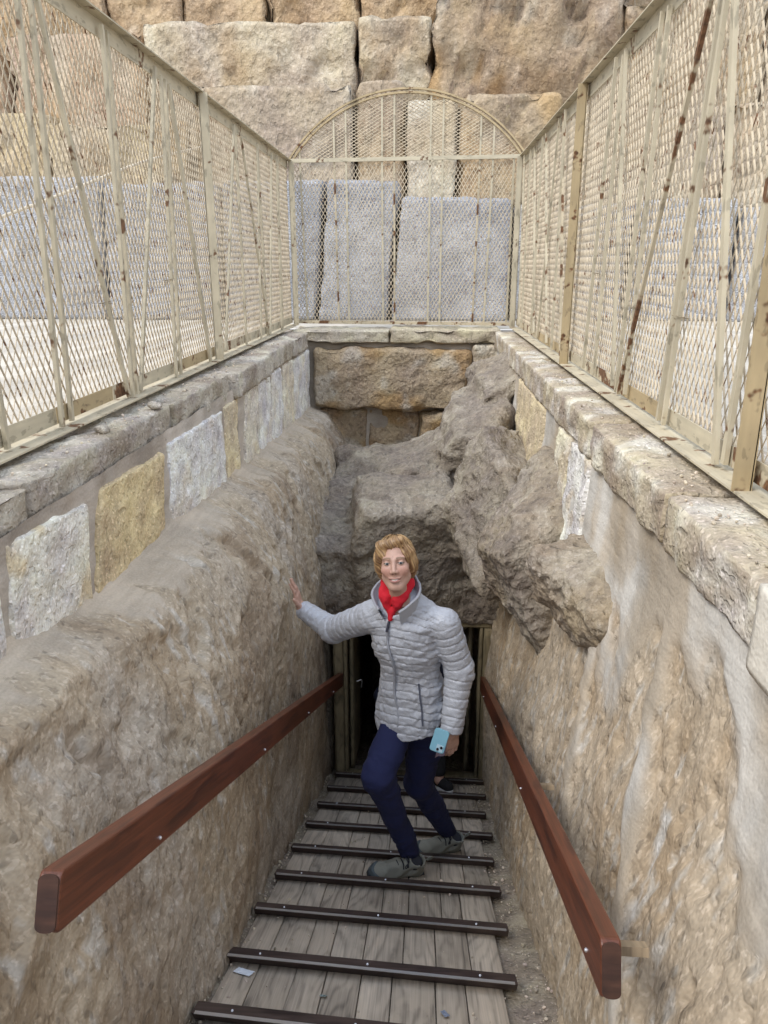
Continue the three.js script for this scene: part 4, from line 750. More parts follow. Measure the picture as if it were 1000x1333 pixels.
{
  const B = [-0.02, rampY(-3.15), -3.15];
  const p = thing('person', 'person in silver quilted jacket, red scarf and navy trousers, one hand on the rock wall', 'person', B);
  const neck = [-0.085, -1.395, -3.10], hip = [-0.015, -2.00, -3.155];
  const shR = [-0.200, -1.495, -3.14], shL = [0.108, -1.492, -3.065], elR = [-0.42, -1.685, -3.36], wrR = [-0.588, -1.655, -3.515], elL = [0.182, -1.725, -3.075], wrL = [0.150, -1.975, -2.99];
  const hipR = [-0.048, -1.95, -3.205], hipL = [0.062, -1.95, -3.15], knR = [-0.178, -2.195, -2.935], anR = [-0.030, -2.715, -3.060], knL = [0.006, -2.44, -3.215], anL = [0.168, -2.89, -3.410];
  const ax = nrm3(sub(neck, hip)), L = Math.hypot(...sub(neck, hip)), fw0 = [-0.40, 0, 0.915], fw = nrm3(add(fw0, ax, -dot(fw0, ax))), sd = crs(ax, fw); // sd: towards her left

  // ---- head frame
  const C = [-0.106, -1.215, -3.05], hf = nrm3([-0.075, 0.26, 0.95]), hu0 = [-0.10, 1, -0.2], hu = nrm3(add(hu0, hf, -dot(hu0, hf))), hl = crs(hu, hf), HM = frameM(C, hl, hu, hf).multiply(new THREE.Matrix4().makeScale(0.93, 0.93, 0.93));
  const toHead = (x, y, z) => { const d = [x - C[0], y - C[1], z - C[2]]; return [dot(d, hl), dot(d, hu), dot(d, hf)]; };
  const face = (x, y, z) => {
    const X = Math.abs(x);
    let d = ell(x, y, z, [0, 0.038, -0.018], [0.072, 0.080, 0.092]);
    d = smin(d, ell(x, y, z, [0, -0.022, 0.022], [0.0585, 0.082, 0.066]), 0.03);
    d = smin(d, cap(x, y, z, [-0.009, -0.096, 0.060], [0.009, -0.096, 0.060], 0.018, 0.018), 0.025);       // chin
    d = smin(d, ell(X, y, z, [0.037, -0.018, 0.056], [0.024, 0.022, 0.022]), 0.02);                          // cheeks
    d = smin(d, cap(X, y, z, [0.047, -0.056, 0.012], [0.018, -0.092, 0.046], 0.019, 0.017), 0.025);          // jaw
    d = smin(d, cap(X, y, z, [0.014, 0.034, 0.080], [0.044, 0.036, 0.066], 0.006, 0.006), 0.015);            // brow ridge
    d = -smin(-d, ell(X, y, z, [0.031, 0.012, 0.098], [0.020, 0.013, 0.018]), 0.014);                        // eye sockets
    d = smin(d, cap(x, y, z, [0, 0.024, 0.081], [0, -0.021, 0.101], 0.0065, 0.0095), 0.012);                 // nose
    d = smin(d, ell(X, y, z, [0.011, -0.026, 0.093], [0.0085, 0.0075, 0.010]), 0.008);
    const my = -0.060 + 5.5 * x * x, mz = 0.090 - 11 * x * x;
    if (X < 0.034) {
      d = smin(d, Math.hypot((y - my - 0.0052) * 1.0, z - mz) - 0.0055 * (1 - (X / 0.034) ** 2), 0.006);      // lips
      d = smin(d, Math.hypot((y - my + 0.0072) * 1.0, z - mz + 0.001) - 0.0068 * (1 - (X / 0.03) ** 2), 0.006);
      d = -smin(-d, Math.hypot((y - my) * 1.0, (z - mz - 0.004) * 0.6) - 0.0028 * (1 - (X / 0.034) ** 2), 0.003);
    }
    { const ey = y - 0.0125, ex = X - 0.031, lid = Math.hypot(ex, y - 0.0135, z - 0.0690) - 0.0142, slit = Math.abs(ey) - 0.0040 * (1 - (ex / 0.0150) ** 2); d = smin(d, Math.max(lid, -slit, 0.069 - z), 0.002); }
    d = smin(d, ell(X, y, z, [0.071, -0.006, -0.012], [0.010, 0.030, 0.018]), 0.006);                         // ears
    d = smin(d, cap(x, y, z, [0, -0.06, -0.03], [0.01, -0.19, -0.055], 0.044, 0.044), 0.03);                   // neck
    return d;
  };
  const headG = nets(face, [-0.10, -0.20, -0.125], [0.10, 0.13, 0.125], 0.0024);
  colourise(headG, (x, y, z) => {
    const X = Math.abs(x); let c = mix3([0.53, 0.325, 0.25], [0.56, 0.255, 0.195], sm(0.035, 0.012, Math.hypot(X - 0.040, y + 0.024)) * 0.45 * sm(0.03, 0.05, z));
    c = mul3(c, 1 + 0.10 * fbm(x * 60, y * 60, z * 60, 3));
    const my = -0.060 + 5.5 * x * x;
    if (z > 0.05) {
      if (X < 0.030) { const dy = y - my; if (dy > -0.0115 * (1 - (X / 0.03) ** 2) && dy < 0.0085 * (1 - (X / 0.03) ** 2)) c = [0.44, 0.20, 0.175]; if (X < 0.022 && Math.abs(dy - 0.0005) < 0.0036 * (1 - (X / 0.024) ** 2)) c = [0.62, 0.57, 0.52]; }
      const by = 0.038 - 4.5 * (X - 0.027) ** 2 - 0.06 * Math.max(0, X - 0.034); if (X > 0.012 && X < 0.050 && Math.abs(y - by) < 0.0038 * (1 - sm(0.034, 0.052, X) * 0.6)) c = mix3(c, [0.20, 0.125, 0.07], 0.75);
      const ly = 0.0178 - 16 * (X - 0.031) ** 2; if (Math.abs(X - 0.031) < 0.0165 && Math.abs(y - ly) < 0.0020) c = [0.10, 0.065, 0.05];
      const l2 = 0.0075 + 7 * (X - 0.031) ** 2; if (Math.abs(X - 0.031) < 0.014 && Math.abs(y - l2) < 0.0014) c = mix3(c, [0.25, 0.15, 0.12], 0.6);
      if (Math.hypot(X - 0.0065, (y + 0.0325) * 1.2) < 0.0040 && z > 0.08) c = [0.20, 0.10, 0.08];
    }
    return c;
  });
  headG.applyMatrix4(HM);
  // ---- hands
  const hR = { w: wrR, n: [-1, 0, 0] };
  const rh = (o, u, z) => [wrR[0] + o, wrR[1] + u, wrR[2] + z];
  const handR = (() => {
    const fs = []; [[0.030, 0.082, 0.072], [0.009, 0.088, 0.082], [-0.012, 0.084, 0.076], [-0.032, 0.073, 0.060]].forEach(([z, u, l], i) => fs.push([rh(-0.030, u - 0.012, z), rh(-0.036, u + l * 0.42, z * 1.15), rh(-0.050, u + l * 0.75, z * 1.22), rh(-0.056, u + l, z * 1.26)]));
    const th = [rh(-0.012, 0.030, 0.030), rh(-0.022, 0.056, 0.052), rh(-0.034, 0.082, 0.062)];
    const f = (x, y, z) => {
      let d = cap(x, y, z, add(wrR, nrm3(sub(elR, wrR)), 0.05), rh(-0.006, 0.016, 0), 0.028, 0.027);
      d = smin(d, rbox(x, y, z, rh(-0.024, 0.052, 0), [0.0125, 0.042, 0.040], euler(0, 0, 0.22), 0.0115), 0.016);
      for (const c of fs) d = smin(d, finger(x, y, z, c, 0.0092), 0.005);
      d = smin(d, finger(x, y, z, th, 0.0108), 0.012); return d;
    };
    const [lo, hi] = bounds([wrR, ...fs.flat(), ...th, rh(0, -0.05, 0)], 0.045); return nets(f, lo, hi, 0.003);
  })();
  const hd = nrm3([0.004, -0.985, 0.16]), hn = nrm3([0.62, 0.10, 0.75]), hs = crs(hd, hn); // left hand: down, back of hand, across
  const lh = (a, b, c) => add(add(add(wrL, hd, a), hn, b), hs, c);
  const handL = (() => {
    const fs = []; [[-0.030, 0.078, 0.066], [-0.010, 0.084, 0.074], [0.010, 0.080, 0.068], [0.029, 0.070, 0.054]].forEach(([c, a, l]) => fs.push([lh(a - 0.012, 0.002, c), lh(a + l * 0.45, -0.006, c * 1.0), lh(a + l * 0.72, -0.026, c * 0.95), lh(a + l * 0.74, -0.046, c * 0.9)]));
    const th = [lh(0.03, -0.006, -0.030), lh(0.050, -0.026, -0.046), lh(0.078, -0.044, -0.048)];
    const f = (x, y, z) => {
      let d = cap(x, y, z, lh(-0.05, 0, 0), lh(0.02, 0, 0), 0.026, 0.026);
      d = smin(d, rbox(x, y, z, lh(0.05, 0, 0), [0.039, 0.042, 0.0125], [...hs, ...hd, ...hn], 0.0115), 0.016);
      for (const c of fs) d = smin(d, finger(x, y, z, c, 0.0090), 0.005);
      d = smin(d, finger(x, y, z, th, 0.0105), 0.012); return d;
    };
    const [lo, hi] = bounds([wrL, ...fs.flat(), ...th, lh(-0.05, 0, 0)], 0.045); return nets(f, lo, hi, 0.003);
  })();
  // ---- body under the clothes
  const limb = (x, y, z, k) => {
    let d = cap(x, y, z, shR, elR, 0.045 * k, 0.036 * k); d = smin(d, cap(x, y, z, elR, wrR, 0.036 * k, 0.027 * k), 0.02); return d;
  };
  const inner = nets((x, y, z) => {
    let d = cap(x, y, z, add(hip, ax, 0.05), add(neck, ax, -0.12), 0.095, 0.10); d = smin(d, cap(x, y, z, shR, shL, 0.04, 0.04), 0.06); d = smin(d, cap(x, y, z, add(neck, ax, -0.1), add(C, hu, -0.09), 0.05, 0.04), 0.04);
    d = smin(d, cap(x, y, z, shR, elR, 0.040, 0.034), 0.03); d = smin(d, cap(x, y, z, elR, wrR, 0.034, 0.025), 0.02); d = smin(d, cap(x, y, z, shL, elL, 0.040, 0.034), 0.03); d = smin(d, cap(x, y, z, elL, wrL, 0.034, 0.025), 0.02);
    d = smin(d, cap(x, y, z, hipR, knR, 0.075, 0.05), 0.05); d = smin(d, cap(x, y, z, knR, anR, 0.048, 0.034), 0.02); d = smin(d, cap(x, y, z, hipL, knL, 0.075, 0.05), 0.05); d = smin(d, cap(x, y, z, knL, anL, 0.048, 0.034), 0.02); return d;
  }, [-0.72, -3.02, -3.66], [0.32, -1.25, -2.8], 0.014);
  for (const g of [handR, handL, inner]) colourise(g, (x, y, z) => mul3([0.52, 0.315, 0.24], 1 + 0.12 * fbm(x * 70, y * 70, z * 70, 3)));
  const body = part('body', mergeGeometries([headG, handR, handL, inner]), skin, p);
  const eyeM = std({ vertexColors: true, roughness: 0.12 });
  for (const s of [-1, 1]) {
    const g = new THREE.SphereGeometry(0.0118, 28, 20); colourise(g, (x, y, z) => { const r = Math.hypot(x - 0.0012, y + 0.0002); return z > 0 && r < 0.0030 ? [0.01, 0.01, 0.01] : z > 0 && r < 0.0062 ? [0.055, 0.065, 0.075] : [0.36, 0.33, 0.31]; });
    g.translate(s * 0.031, 0.0135, 0.0715).applyMatrix4(HM); part('eye', g, eyeM, p);
  }
  { const g = new THREE.SphereGeometry(0.0052, 16, 12).translate(0.072, -0.042, -0.004).applyMatrix4(HM); part('earring', g, new THREE.MeshPhysicalMaterial({ color: lin(0.8, 0.76, 0.7), roughness: 0.2, clearcoat: 0.6 }), p); }
  // ---- hair: short layered bob swept to the side
  {
    const f = (x, y, z) => {
      const X = Math.abs(x);
      let d = ell(x, y, z, [0, 0.044, -0.022], [0.080, 0.086, 0.098]);
      d = smin(d, cap(X, y, z, [0.070, 0.045, 0.003], [0.073, -0.022, -0.008], 0.024, 0.019), 0.03);
      d = smin(d, cap(X, y, z, [0.072, -0.01, -0.018], [0.062, -0.058, -0.034], 0.024, 0.013), 0.03);
      d = smin(d, cap(x, y, z, [-0.05, 0.0, -0.075], [0.05, 0.0, -0.075], 0.045, 0.045), 0.04); d = smin(d, cap(x, y, z, [-0.035, -0.055, -0.068], [0.035, -0.055, -0.068], 0.035, 0.035), 0.04);
      d = smin(d, cap(x, y, z, [0.028, 0.110, 0.050], [-0.052, 0.094, 0.050], 0.020, 0.022), 0.02);                // swept fringe
      d = smin(d, cap(x, y, z, [-0.048, 0.092, 0.048], [-0.074, 0.035, 0.028], 0.022, 0.018), 0.02);
      d = smin(d, cap(x, y, z, [0.030, 0.112, 0.045], [0.070, 0.060, 0.028], 0.018, 0.018), 0.02);
      d = -smin(-d, ell(x, y, z, [0.004, -0.030, 0.085], [0.060, 0.108, 0.086]), 0.012);                            // face opening
      if (Math.abs(d) < 0.03) {
        const a = Math.atan2(x - 0.012, z + 0.02) + 5 * y, q = n3(a * 5.5, y * 9, 3) * 0.8 + n3(a * 15, y * 14, 8) * 0.5;
        d += -0.0085 * q + 0.009 * n3(x * 19 + 2, y * 17, z * 19) + 0.004 * n3(x * 44, y * 30, z * 44);
      }
      return d;
    };
    const g = nets(f, [-0.125, -0.125, -0.15], [0.125, 0.16, 0.10], 0.0026);
    colourise(g, (x, y, z) => { const a = Math.atan2(x - 0.012, z + 0.02) + 5 * y, s = n3(a * 13, y * 10, 5) + 0.7 * n3(a * 34, y * 16, 9); return mix3(mix3([0.19, 0.10, 0.045], [0.50, 0.315, 0.15], sm(-0.4, 0.55, s)), [0.16, 0.09, 0.042], sm(0.15, 0.6, n3(x * 28, y * 10, z * 28 + 4)) * 0.6); });
    // loose strands lying over the cut
    const strands = [g.deleteAttribute('uv')]; let n = 0;
    while (n < 260) {
      const ph = rr(-3.14, 3.14), t0 = rr(0.15, 1.1), len = rr(0.5, 1.15), lift = rr(0.985, 1.055), tw = rr(-0.3, 0.5), pts = [];
      let ok = true;
      for (let i = 0; i <= 5; i++) { const t = t0 + len * i / 5, q = ph + tw * i / 5, x = Math.sin(t) * Math.sin(q) * 0.086 * lift, z = -0.020 + Math.sin(t) * Math.cos(q) * 0.102 * lift, y = 0.044 + Math.cos(t) * 0.092 * lift - 0.018 * sm(1.4, 2.2, t); if (z > 0.030 && y < 0.082 && Math.abs(x) < 0.066) ok = false; if (y < -0.055) ok = false; pts.push([x, y, z]); }
      if (!ok) { n += 0.02; continue; }
      const s = tube(pts, rr(0.0008, 0.0016), 12, 4), k = rr(0.4, 1.35); s.deleteAttribute('uv'); colourise(s, () => [0.46 * k, 0.285 * k, 0.13 * k]); strands.push(s); n++;
    }
    part('hair', mergeGeometries(strands).applyMatrix4(HM), hairM, p);
  }
  // ---- quilted jacket
  const rows = [[-0.17, 0.160, 0.140], [-0.08, 0.170, 0.152], [0.05, 0.168, 0.146], [0.22, 0.152, 0.122], [0.42, 0.133, 0.108], [0.66, 0.158, 0.124], [0.82, 0.152, 0.110], [0.93, 0.105, 0.085], [1.04, 0.068, 0.064]];
  const quilt = (w, sp) => { const f = Math.abs(((w / sp) % 1 + 1) % 1 - 0.5) * 2; return Math.pow(f, 8); };
  const seg = (x, y, z, a, b) => { const e = sub(b, a), l = dot(e, e), t = clamp(((x - a[0]) * e[0] + (y - a[1]) * e[1] + (z - a[2]) * e[2]) / l); return t * Math.sqrt(l); };
  const arm = (x, y, z, s, e, w, r, cuff) => {
    const a = cap(x, y, z, s, e, r[0], r[1]), b = cap(x, y, z, e, w, r[1], r[2]); let d = smin(a, b, 0.03);
    const q = a < b ? seg(x, y, z, s, e) : Math.hypot(...sub(e, s)) + seg(x, y, z, e, w);
    d += 0.0075 * quilt(q + 0.006 * n3(x * 14, y * 14, z * 14), 0.041) - 0.003 - 0.006 * Math.abs(n3(x * 22, y * 26, z * 22)) ;
    // cut the sleeve at the cuff
    const n = nrm3(sub(w, e)), k = (x - w[0]) * n[0] + (y - w[1]) * n[1] + (z - w[2]) * n[2]; return Math.max(d, k - cuff);
  };
  const jacket = (x, y, z) => {
    const rx = x - hip[0], ry = y - hip[1], rz = z - hip[2], w = rx * ax[0] + ry * ax[1] + rz * ax[2], t = w / L, lo = 1 - sm(0.0, 0.35, t), u = rx * sd[0] + ry * sd[1] + rz * sd[2] + 0.016 * lo, v = rx * fw[0] + ry * fw[1] + rz * fw[2] - 0.014 * lo;
    const [a, b] = table(t, rows), k = Math.sqrt((u / a) ** 2 + (v / b) ** 2); let d = (k - 1) * Math.min(a, b);
    const hem = -0.036 + 0.07 * u + 0.10 * u * u; d = Math.max(d, hem - w, w - L * 1.02);
    if (t > 0.6) { d = smin(d, cap(x, y, z, shR, add(neck, ax, -0.03), 0.056, 0.060), 0.05); d = smin(d, cap(x, y, z, shL, add(neck, ax, -0.03), 0.052, 0.060), 0.05); }
    const wl = w + 0.05 * (u / a) ** 2 * (v > 0 ? 1 : 0.4) + 0.008 * n3(u * 9, w * 9, v * 9);
    if (Math.abs(d) < 0.06) d += 0.0078 * quilt(wl, 0.040) * (1 - sm(0.93, 0.98, t)) - 0.003 - 0.006 * Math.abs(n3(u * 52, w * 26, v * 26)) - 0.005 * n3(u * 26 + w * 9, w * 40, v * 14) - 0.008 * n3(u * 9, w * 12, v * 7 + 3);
    d = smin(d, arm(x, y, z, shR, elR, wrR, [0.068, 0.058, 0.043], 0.004), 0.028); d = smin(d, arm(x, y, z, shL, elL, wrL, [0.066, 0.060, 0.046], 0.016), 0.022);
    // opening at the neck
    d = -smin(-d, ell(x, y, z, add(add(neck, ax, 0.02), fw, 0.045), [0.058, 0.075, 0.058]), 0.012);
    return d;
  };
  const jm = new THREE.MeshPhysicalMaterial({ color: lin(0.44, 0.455, 0.50), roughness: 0.40, sheen: 0.4, sheenRoughness: 0.4, sheenColor: lin(0.5, 0.52, 0.58), bumpMap: T.clothB, bumpScale: 0.004 });
  part('jacket', boxUV(nets(jacket, [-0.67, -2.10, -3.62], [0.30, -1.30, -2.86], 0.0043), 2.2), jm, p);
  // zip and pocket zips lie on the front
  const onFront = (u, w, lift = 0.004) => { const t = w / L, [a, b] = table(t, rows), v = b * Math.sqrt(Math.max(0.02, 1 - (u / a) ** 2)) + lift; return add(add(add(hip, ax, w), sd, u), fw, v); };
  const zipPts = []; for (let i = 0; i <= 14; i++) zipPts.push(onFront(-0.018 + 0.008 * Math.sin(i * 0.9), lerp(0.0, L * 0.90, i / 14), 0.010));
  part('zipper', tube(zipPts, 0.0055, 50, 6), std({ color: lin(0.33, 0.345, 0.39), roughness: 0.5 }), p);
  part('zip_pull', tube([zipPts[14], add(zipPts[13], fw, 0.006)], 0.006, 6, 6), std({ color: lin(0.03, 0.03, 0.05), roughness: 0.4 }), p);
  { const pts = []; for (let i = 0; i <= 6; i++) pts.push(onFront(0.085 + 0.012 * i / 6, lerp(0.24, 0.04, i / 6), 0.008)); part('pocket_zip', tube(pts, 0.0045, 20, 6), std({ color: lin(0.10, 0.11, 0.15), roughness: 0.5 }), p); }
  // collar: standing, flared, open at the front
  {
    const g = mergeGeometries([0, 1].map(inn => sheet(60, 14, (u, v) => {
      const th = lerp(-2.72, 2.72, u), e = Math.abs(th) / 2.72, hgt = lerp(0.120, 0.085, e * e * e), r0 = 0.070 + 0.010 * e, r1 = 0.084 + 0.034 * sm(0.3, 0.8, e), r = lerp(r0, r1, v) - inn * 0.011;
      const wob = 0.004 * n3(u * 14, v * 4, 3);
      const base = add(neck, ax, -0.035 - 0.045 * e * e + hgt * v + wob);
      return add(add(base, sd, Math.sin(th) * (r + wob) * 1.05), fw, -Math.cos(th) * (r + wob) * 0.92 + 0.010 + 0.016 * e - 0.028 * v * (1 - e));
    }, (u, v) => [u * 0.5, v * 0.2])));
    const edge = []; for (let i = 0; i <= 50; i++) { const th = lerp(-2.72, 2.72, i / 50), e = Math.abs(th) / 2.72, hgt = lerp(0.120, 0.085, e * e * e), r = 0.084 + 0.034 * sm(0.3, 0.8, e) - 0.0055; edge.push(add(add(add(neck, ax, -0.035 - 0.045 * e * e + hgt + 0.004 * n3(i / 50 * 14, 4, 3)), sd, Math.sin(th) * r * 1.05), fw, -Math.cos(th) * r * 0.92 + 0.010 + 0.016 * e - 0.028 * (1 - e))); }
    const rim = tube(edge, 0.0062, 80, 7);
    part('collar', mergeGeometries([g, rim]), jm, p);
  }
  // ---- scarf
  {
    const vp = add(onFront(-0.012, L * 0.925, 0.006), ax, 0), sl = s => add(add(add(neck, ax, 0.092), sd, s * 0.054), fw, 0.012), md = s => add(add(add(neck, ax, 0.046), sd, s * 0.034), fw, 0.070);
    const f = (x, y, z) => {
      let d = 9; for (const s of [-1, 1]) { d = smin(d, cap(x, y, z, sl(s), md(s), 0.023, 0.027), 0.02); d = smin(d, cap(x, y, z, md(s), vp, 0.027, 0.007), 0.02); d = smin(d, cap(x, y, z, sl(s), add(add(neck, ax, 0.05), fw, -0.05), 0.023, 0.024), 0.02); }
      const rx = x - neck[0], u = rx * sd[0] + (z - neck[2]) * sd[2]; return d - 0.0055 * Math.sin((Math.abs(u) * 70 + y * 46) * 1.3) * 0.6 - 0.005 * n3(x * 40, y * 40, z * 40);
    };
    const [lo, hi] = bounds([vp, sl(1), sl(-1), md(1), md(-1), add(neck, fw, -0.05)], 0.06);
    part('scarf', boxUV(nets(f, lo, hi, 0.0035), 3), std({ color: lin(0.62, 0.012, 0.028), roughness: 0.85, bumpMap: T.clothB, bumpScale: 0.002 }), p);
  }
  // ---- trousers
  {
    const f = (x, y, z) => {
      let d = smin(cap(x, y, z, hipR, knR, 0.088, 0.070), cap(x, y, z, knR, anR, 0.070, 0.046), 0.03);
      const e = smin(cap(x, y, z, hipL, knL, 0.094, 0.068), cap(x, y, z, knL, anL, 0.066, 0.046), 0.03); d = smin(d, e, 0.018);
      d = smin(d, cap(x, y, z, add(hip, sd, -0.04), add(hip, sd, 0.05), 0.105, 0.105), 0.04);
      d = Math.max(d, y - hip[1] - 0.10);
      for (const [a, k] of [[anR, knR], [anL, knL]]) { const n = nrm3(sub(a, k)), q = (x - a[0]) * n[0] + (y - a[1]) * n[1] + (z - a[2]) * n[2]; if (Math.hypot(x - a[0], y - a[1], z - a[2]) < 0.15) d = Math.max(d, q - 0.052); }
      return d - 0.008 * n3(x * 11, y * 9, z * 11) - 0.008 * Math.abs(n3(x * 16 + y * 12, y * 30, z * 16 + 5)) * (0.4 + sm(0.2, 0.05, Math.abs(y + 2.22)) + sm(0.14, 0.04, Math.abs(y + 2.66)));
    };
    part('trousers', boxUV(nets(f, [-0.30, -3.02, -3.56], [0.25, -1.80, -2.78], 0.0075), 2), std({ color: lin(0.009, 0.013, 0.060), roughness: 0.9, bumpMap: T.clothB, bumpScale: 0.002 }), p);
  }
  // ---- shoes
  const shoeM = std({ color: lin(0.27, 0.27, 0.23), map: T.cloth, roughness: 0.85, bumpMap: T.clothB, bumpScale: 0.003 }), soleM = std({ color: lin(0.045, 0.052, 0.06), roughness: 0.8 }), capM = std({ color: lin(0.07, 0.09, 0.10), roughness: 0.6 }), laceM = std({ color: lin(0.02, 0.022, 0.03), roughness: 0.8 });
  const shoe = (heel, toe) => {
    const X = nrm3(sub(toe, heel)), up0 = [0, 0.906, 0.423], Y = nrm3(add(up0, X, -dot(up0, X))), Z = crs(X, Y), m = frameM(heel, X, Y, Z).multiply(new THREE.Matrix4().makeScale(1, 1.12, 1.05)), wd = x => table(x, [[-0.01, 0.020], [0.02, 0.034], [0.09, 0.034], [0.18, 0.046], [0.24, 0.036], [0.275, 0.008]])[0];
    const up = (x, y, z) => {
      let d = cap(x, y * 1.0, z, [0.040, 0.050, 0], [0.130, 0.058, 0], 0.036, 0.040); d = smin(d, ell(x, y, z, [0.195, 0.034, 0], [0.078, 0.038, 0.046]), 0.03); d = smin(d, cap(x, y, z, [0.045, 0.06, 0], [0.050, 0.108, 0], 0.036, 0.039), 0.025);
      d = smin(d, cap(x, y, z, [0.090, 0.098, 0], [0.165, 0.066, 0], 0.022, 0.024), 0.02);
      d = -smin(-d, cap(x, y, z, [0.050, 0.10, 0], [0.056, 0.16, 0], 0.030, 0.034), 0.006);
      return Math.max(d, 0.014 - y) - 0.0025 * n3(x * 40, y * 40, z * 30) - 0.002 * Math.sin(x * 90 + y * 120);
    };
    const s = part('shoe', boxUV(nets(up, [-0.02, 0, -0.065], [0.29, 0.16, 0.065], 0.0038), 4).applyMatrix4(m), shoeM, p);
    const so = new THREE.Shape(), n = 26; for (let i = 0; i <= n; i++) { const x = lerp(-0.006, 0.276, i / n); so[i ? 'lineTo' : 'moveTo'](x, wd(x) + 0.003); } for (let i = n; i >= 0; i--) { const x = lerp(-0.006, 0.276, i / n); so.lineTo(x, -wd(x) - 0.003); }
    const sg = new THREE.ExtrudeGeometry(so, { depth: 0.020, bevelEnabled: true, bevelSize: 0.003, bevelThickness: 0.003, bevelSegments: 2 }).rotateX(-Math.PI / 2).translate(0, 0.003, 0);
    { const q = sg.attributes.position; for (let i = 0; i < q.count; i++) { const x = q.getX(i), y = q.getY(i); q.setY(i, y + (y > 0.012 ? 0.006 * Math.max(0, Math.sin(x * 55)) + 0.012 * sm(0.22, 0.28, x) : 0.010 * sm(0.22, 0.28, x) + 0.004 * Math.max(0, Math.sin(x * 120)))); } sg.computeVertexNormals(); }
    part('sole', sg.applyMatrix4(m), soleM, s);
    const cg = nets((x, y, z) => Math.max(up(x, y, z) - 0.0035, 0.200 - x + 0.9 * (y - 0.02), y - 0.056), [0.17, 0, -0.065], [0.30, 0.09, 0.065], 0.0038); part('toe_cap', cg.applyMatrix4(m), capM, s);
    for (let i = 0; i < 5; i++) { const x = 0.105 + i * 0.020, y = 0.121 - i * 0.0115; part('lace', tube([[x - 0.004, y - 0.016, -0.026], [x, y + 0.002, -0.010], [x + 0.004, y + 0.001, 0.010], [x, y - 0.016, 0.026]], 0.0028, 14, 6).applyMatrix4(m), laceM, s); }
    for (const k of [-1, 1]) part('lace', tube([[0.098, 0.124, 0], [0.108, 0.138, k * 0.018], [0.126, 0.128, k * 0.034], [0.112, 0.112, k * 0.030], [0.098, 0.124, 0]], 0.0024, 24, 6).applyMatrix4(m), laceM, s);
    part('heel_loop', tube([[-0.002, 0.102, 0], [-0.022, 0.128, 0], [-0.012, 0.138, 0], [0.004, 0.112, 0]], 0.004, 16, 6).applyMatrix4(m), shoeM, s);
    part('sock', nets((x, y, z) => Math.max(cap(x, y, z, [0.058, 0.06, 0], [0.062, 0.15, 0], 0.034, 0.034), 0.05 - y, y - 0.118), [0, 0.04, -0.05], [0.1, 0.2, 0.05], 0.006).applyMatrix4(m), laceM, s);
  };
  const R0 = (x, z) => [x, rampY(z) + 0.003, z];
  shoe(R0(0.020, -3.075), R0(-0.235, -2.985)); shoe(R0(0.215, -3.435), R0(-0.02, -3.315));
}

// ---- what the person holds
{
  const c = [0.095, -1.995, -2.925], up = nrm3([0.28, 0.93, -0.25]), f0 = [-0.15, 0.35, 0.92], f = nrm3(add(f0, up, -dot(f0, up))), l = crs(up, f), m = frameM(c, l, up, f);
  const t = thing('phone', 'pale blue cased phone held upside down in the hand', 'phone', add(c, up, -0.05));
  const s = new THREE.Shape(), w = 0.031, h = 0.050, r = 0.012; s.moveTo(-w + r, -h); s.lineTo(w - r, -h); s.quadraticCurveTo(w, -h, w, -h + r); s.lineTo(w, h - r); s.quadraticCurveTo(w, h, w - r, h); s.lineTo(-w + r, h); s.quadraticCurveTo(-w, h, -w, h - r); s.lineTo(-w, -h + r); s.quadraticCurveTo(-w, -h, -w + r, -h);
  part('case', new THREE.ExtrudeGeometry(s, { depth: 0.006, bevelEnabled: true, bevelSize: 0.002, bevelThickness: 0.002, bevelSegments: 3 }).translate(0, 0, -0.003).applyMatrix4(m), std({ color: lin(0.22, 0.46, 0.58), roughness: 0.5 }), t);
  const cb = part('camera_block', new THREE.BoxGeometry(0.030, 0.030, 0.003).translate(0.010, -0.030, 0.0065).applyMatrix4(m), std({ color: lin(0.45, 0.62, 0.72), roughness: 0.3 }), t);
  for (const [x, y] of [[0.003, -0.036], [0.017, -0.025]]) part('lens', new THREE.CylinderGeometry(0.0062, 0.0062, 0.003, 20).rotateX(Math.PI / 2).translate(x, y, 0.0092).applyMatrix4(m), std({ color: lin(0.01, 0.01, 0.015), roughness: 0.1 }), cb);
}
single('banknote', sheet(12, 8, (u, v) => [0.088 + 0.042 * u - 0.012 * v, -2.045 - 0.055 * v + 0.018 * u, -2.945 + 0.006 * Math.sin(u * 5 + v * 3)], (u, v) => [u, v]), std({ color: lin(0.42, 0.34, 0.46), roughness: 0.8, map: T.plaster }), 'folded pale purple banknote in the fingers beside the phone', 'banknote');
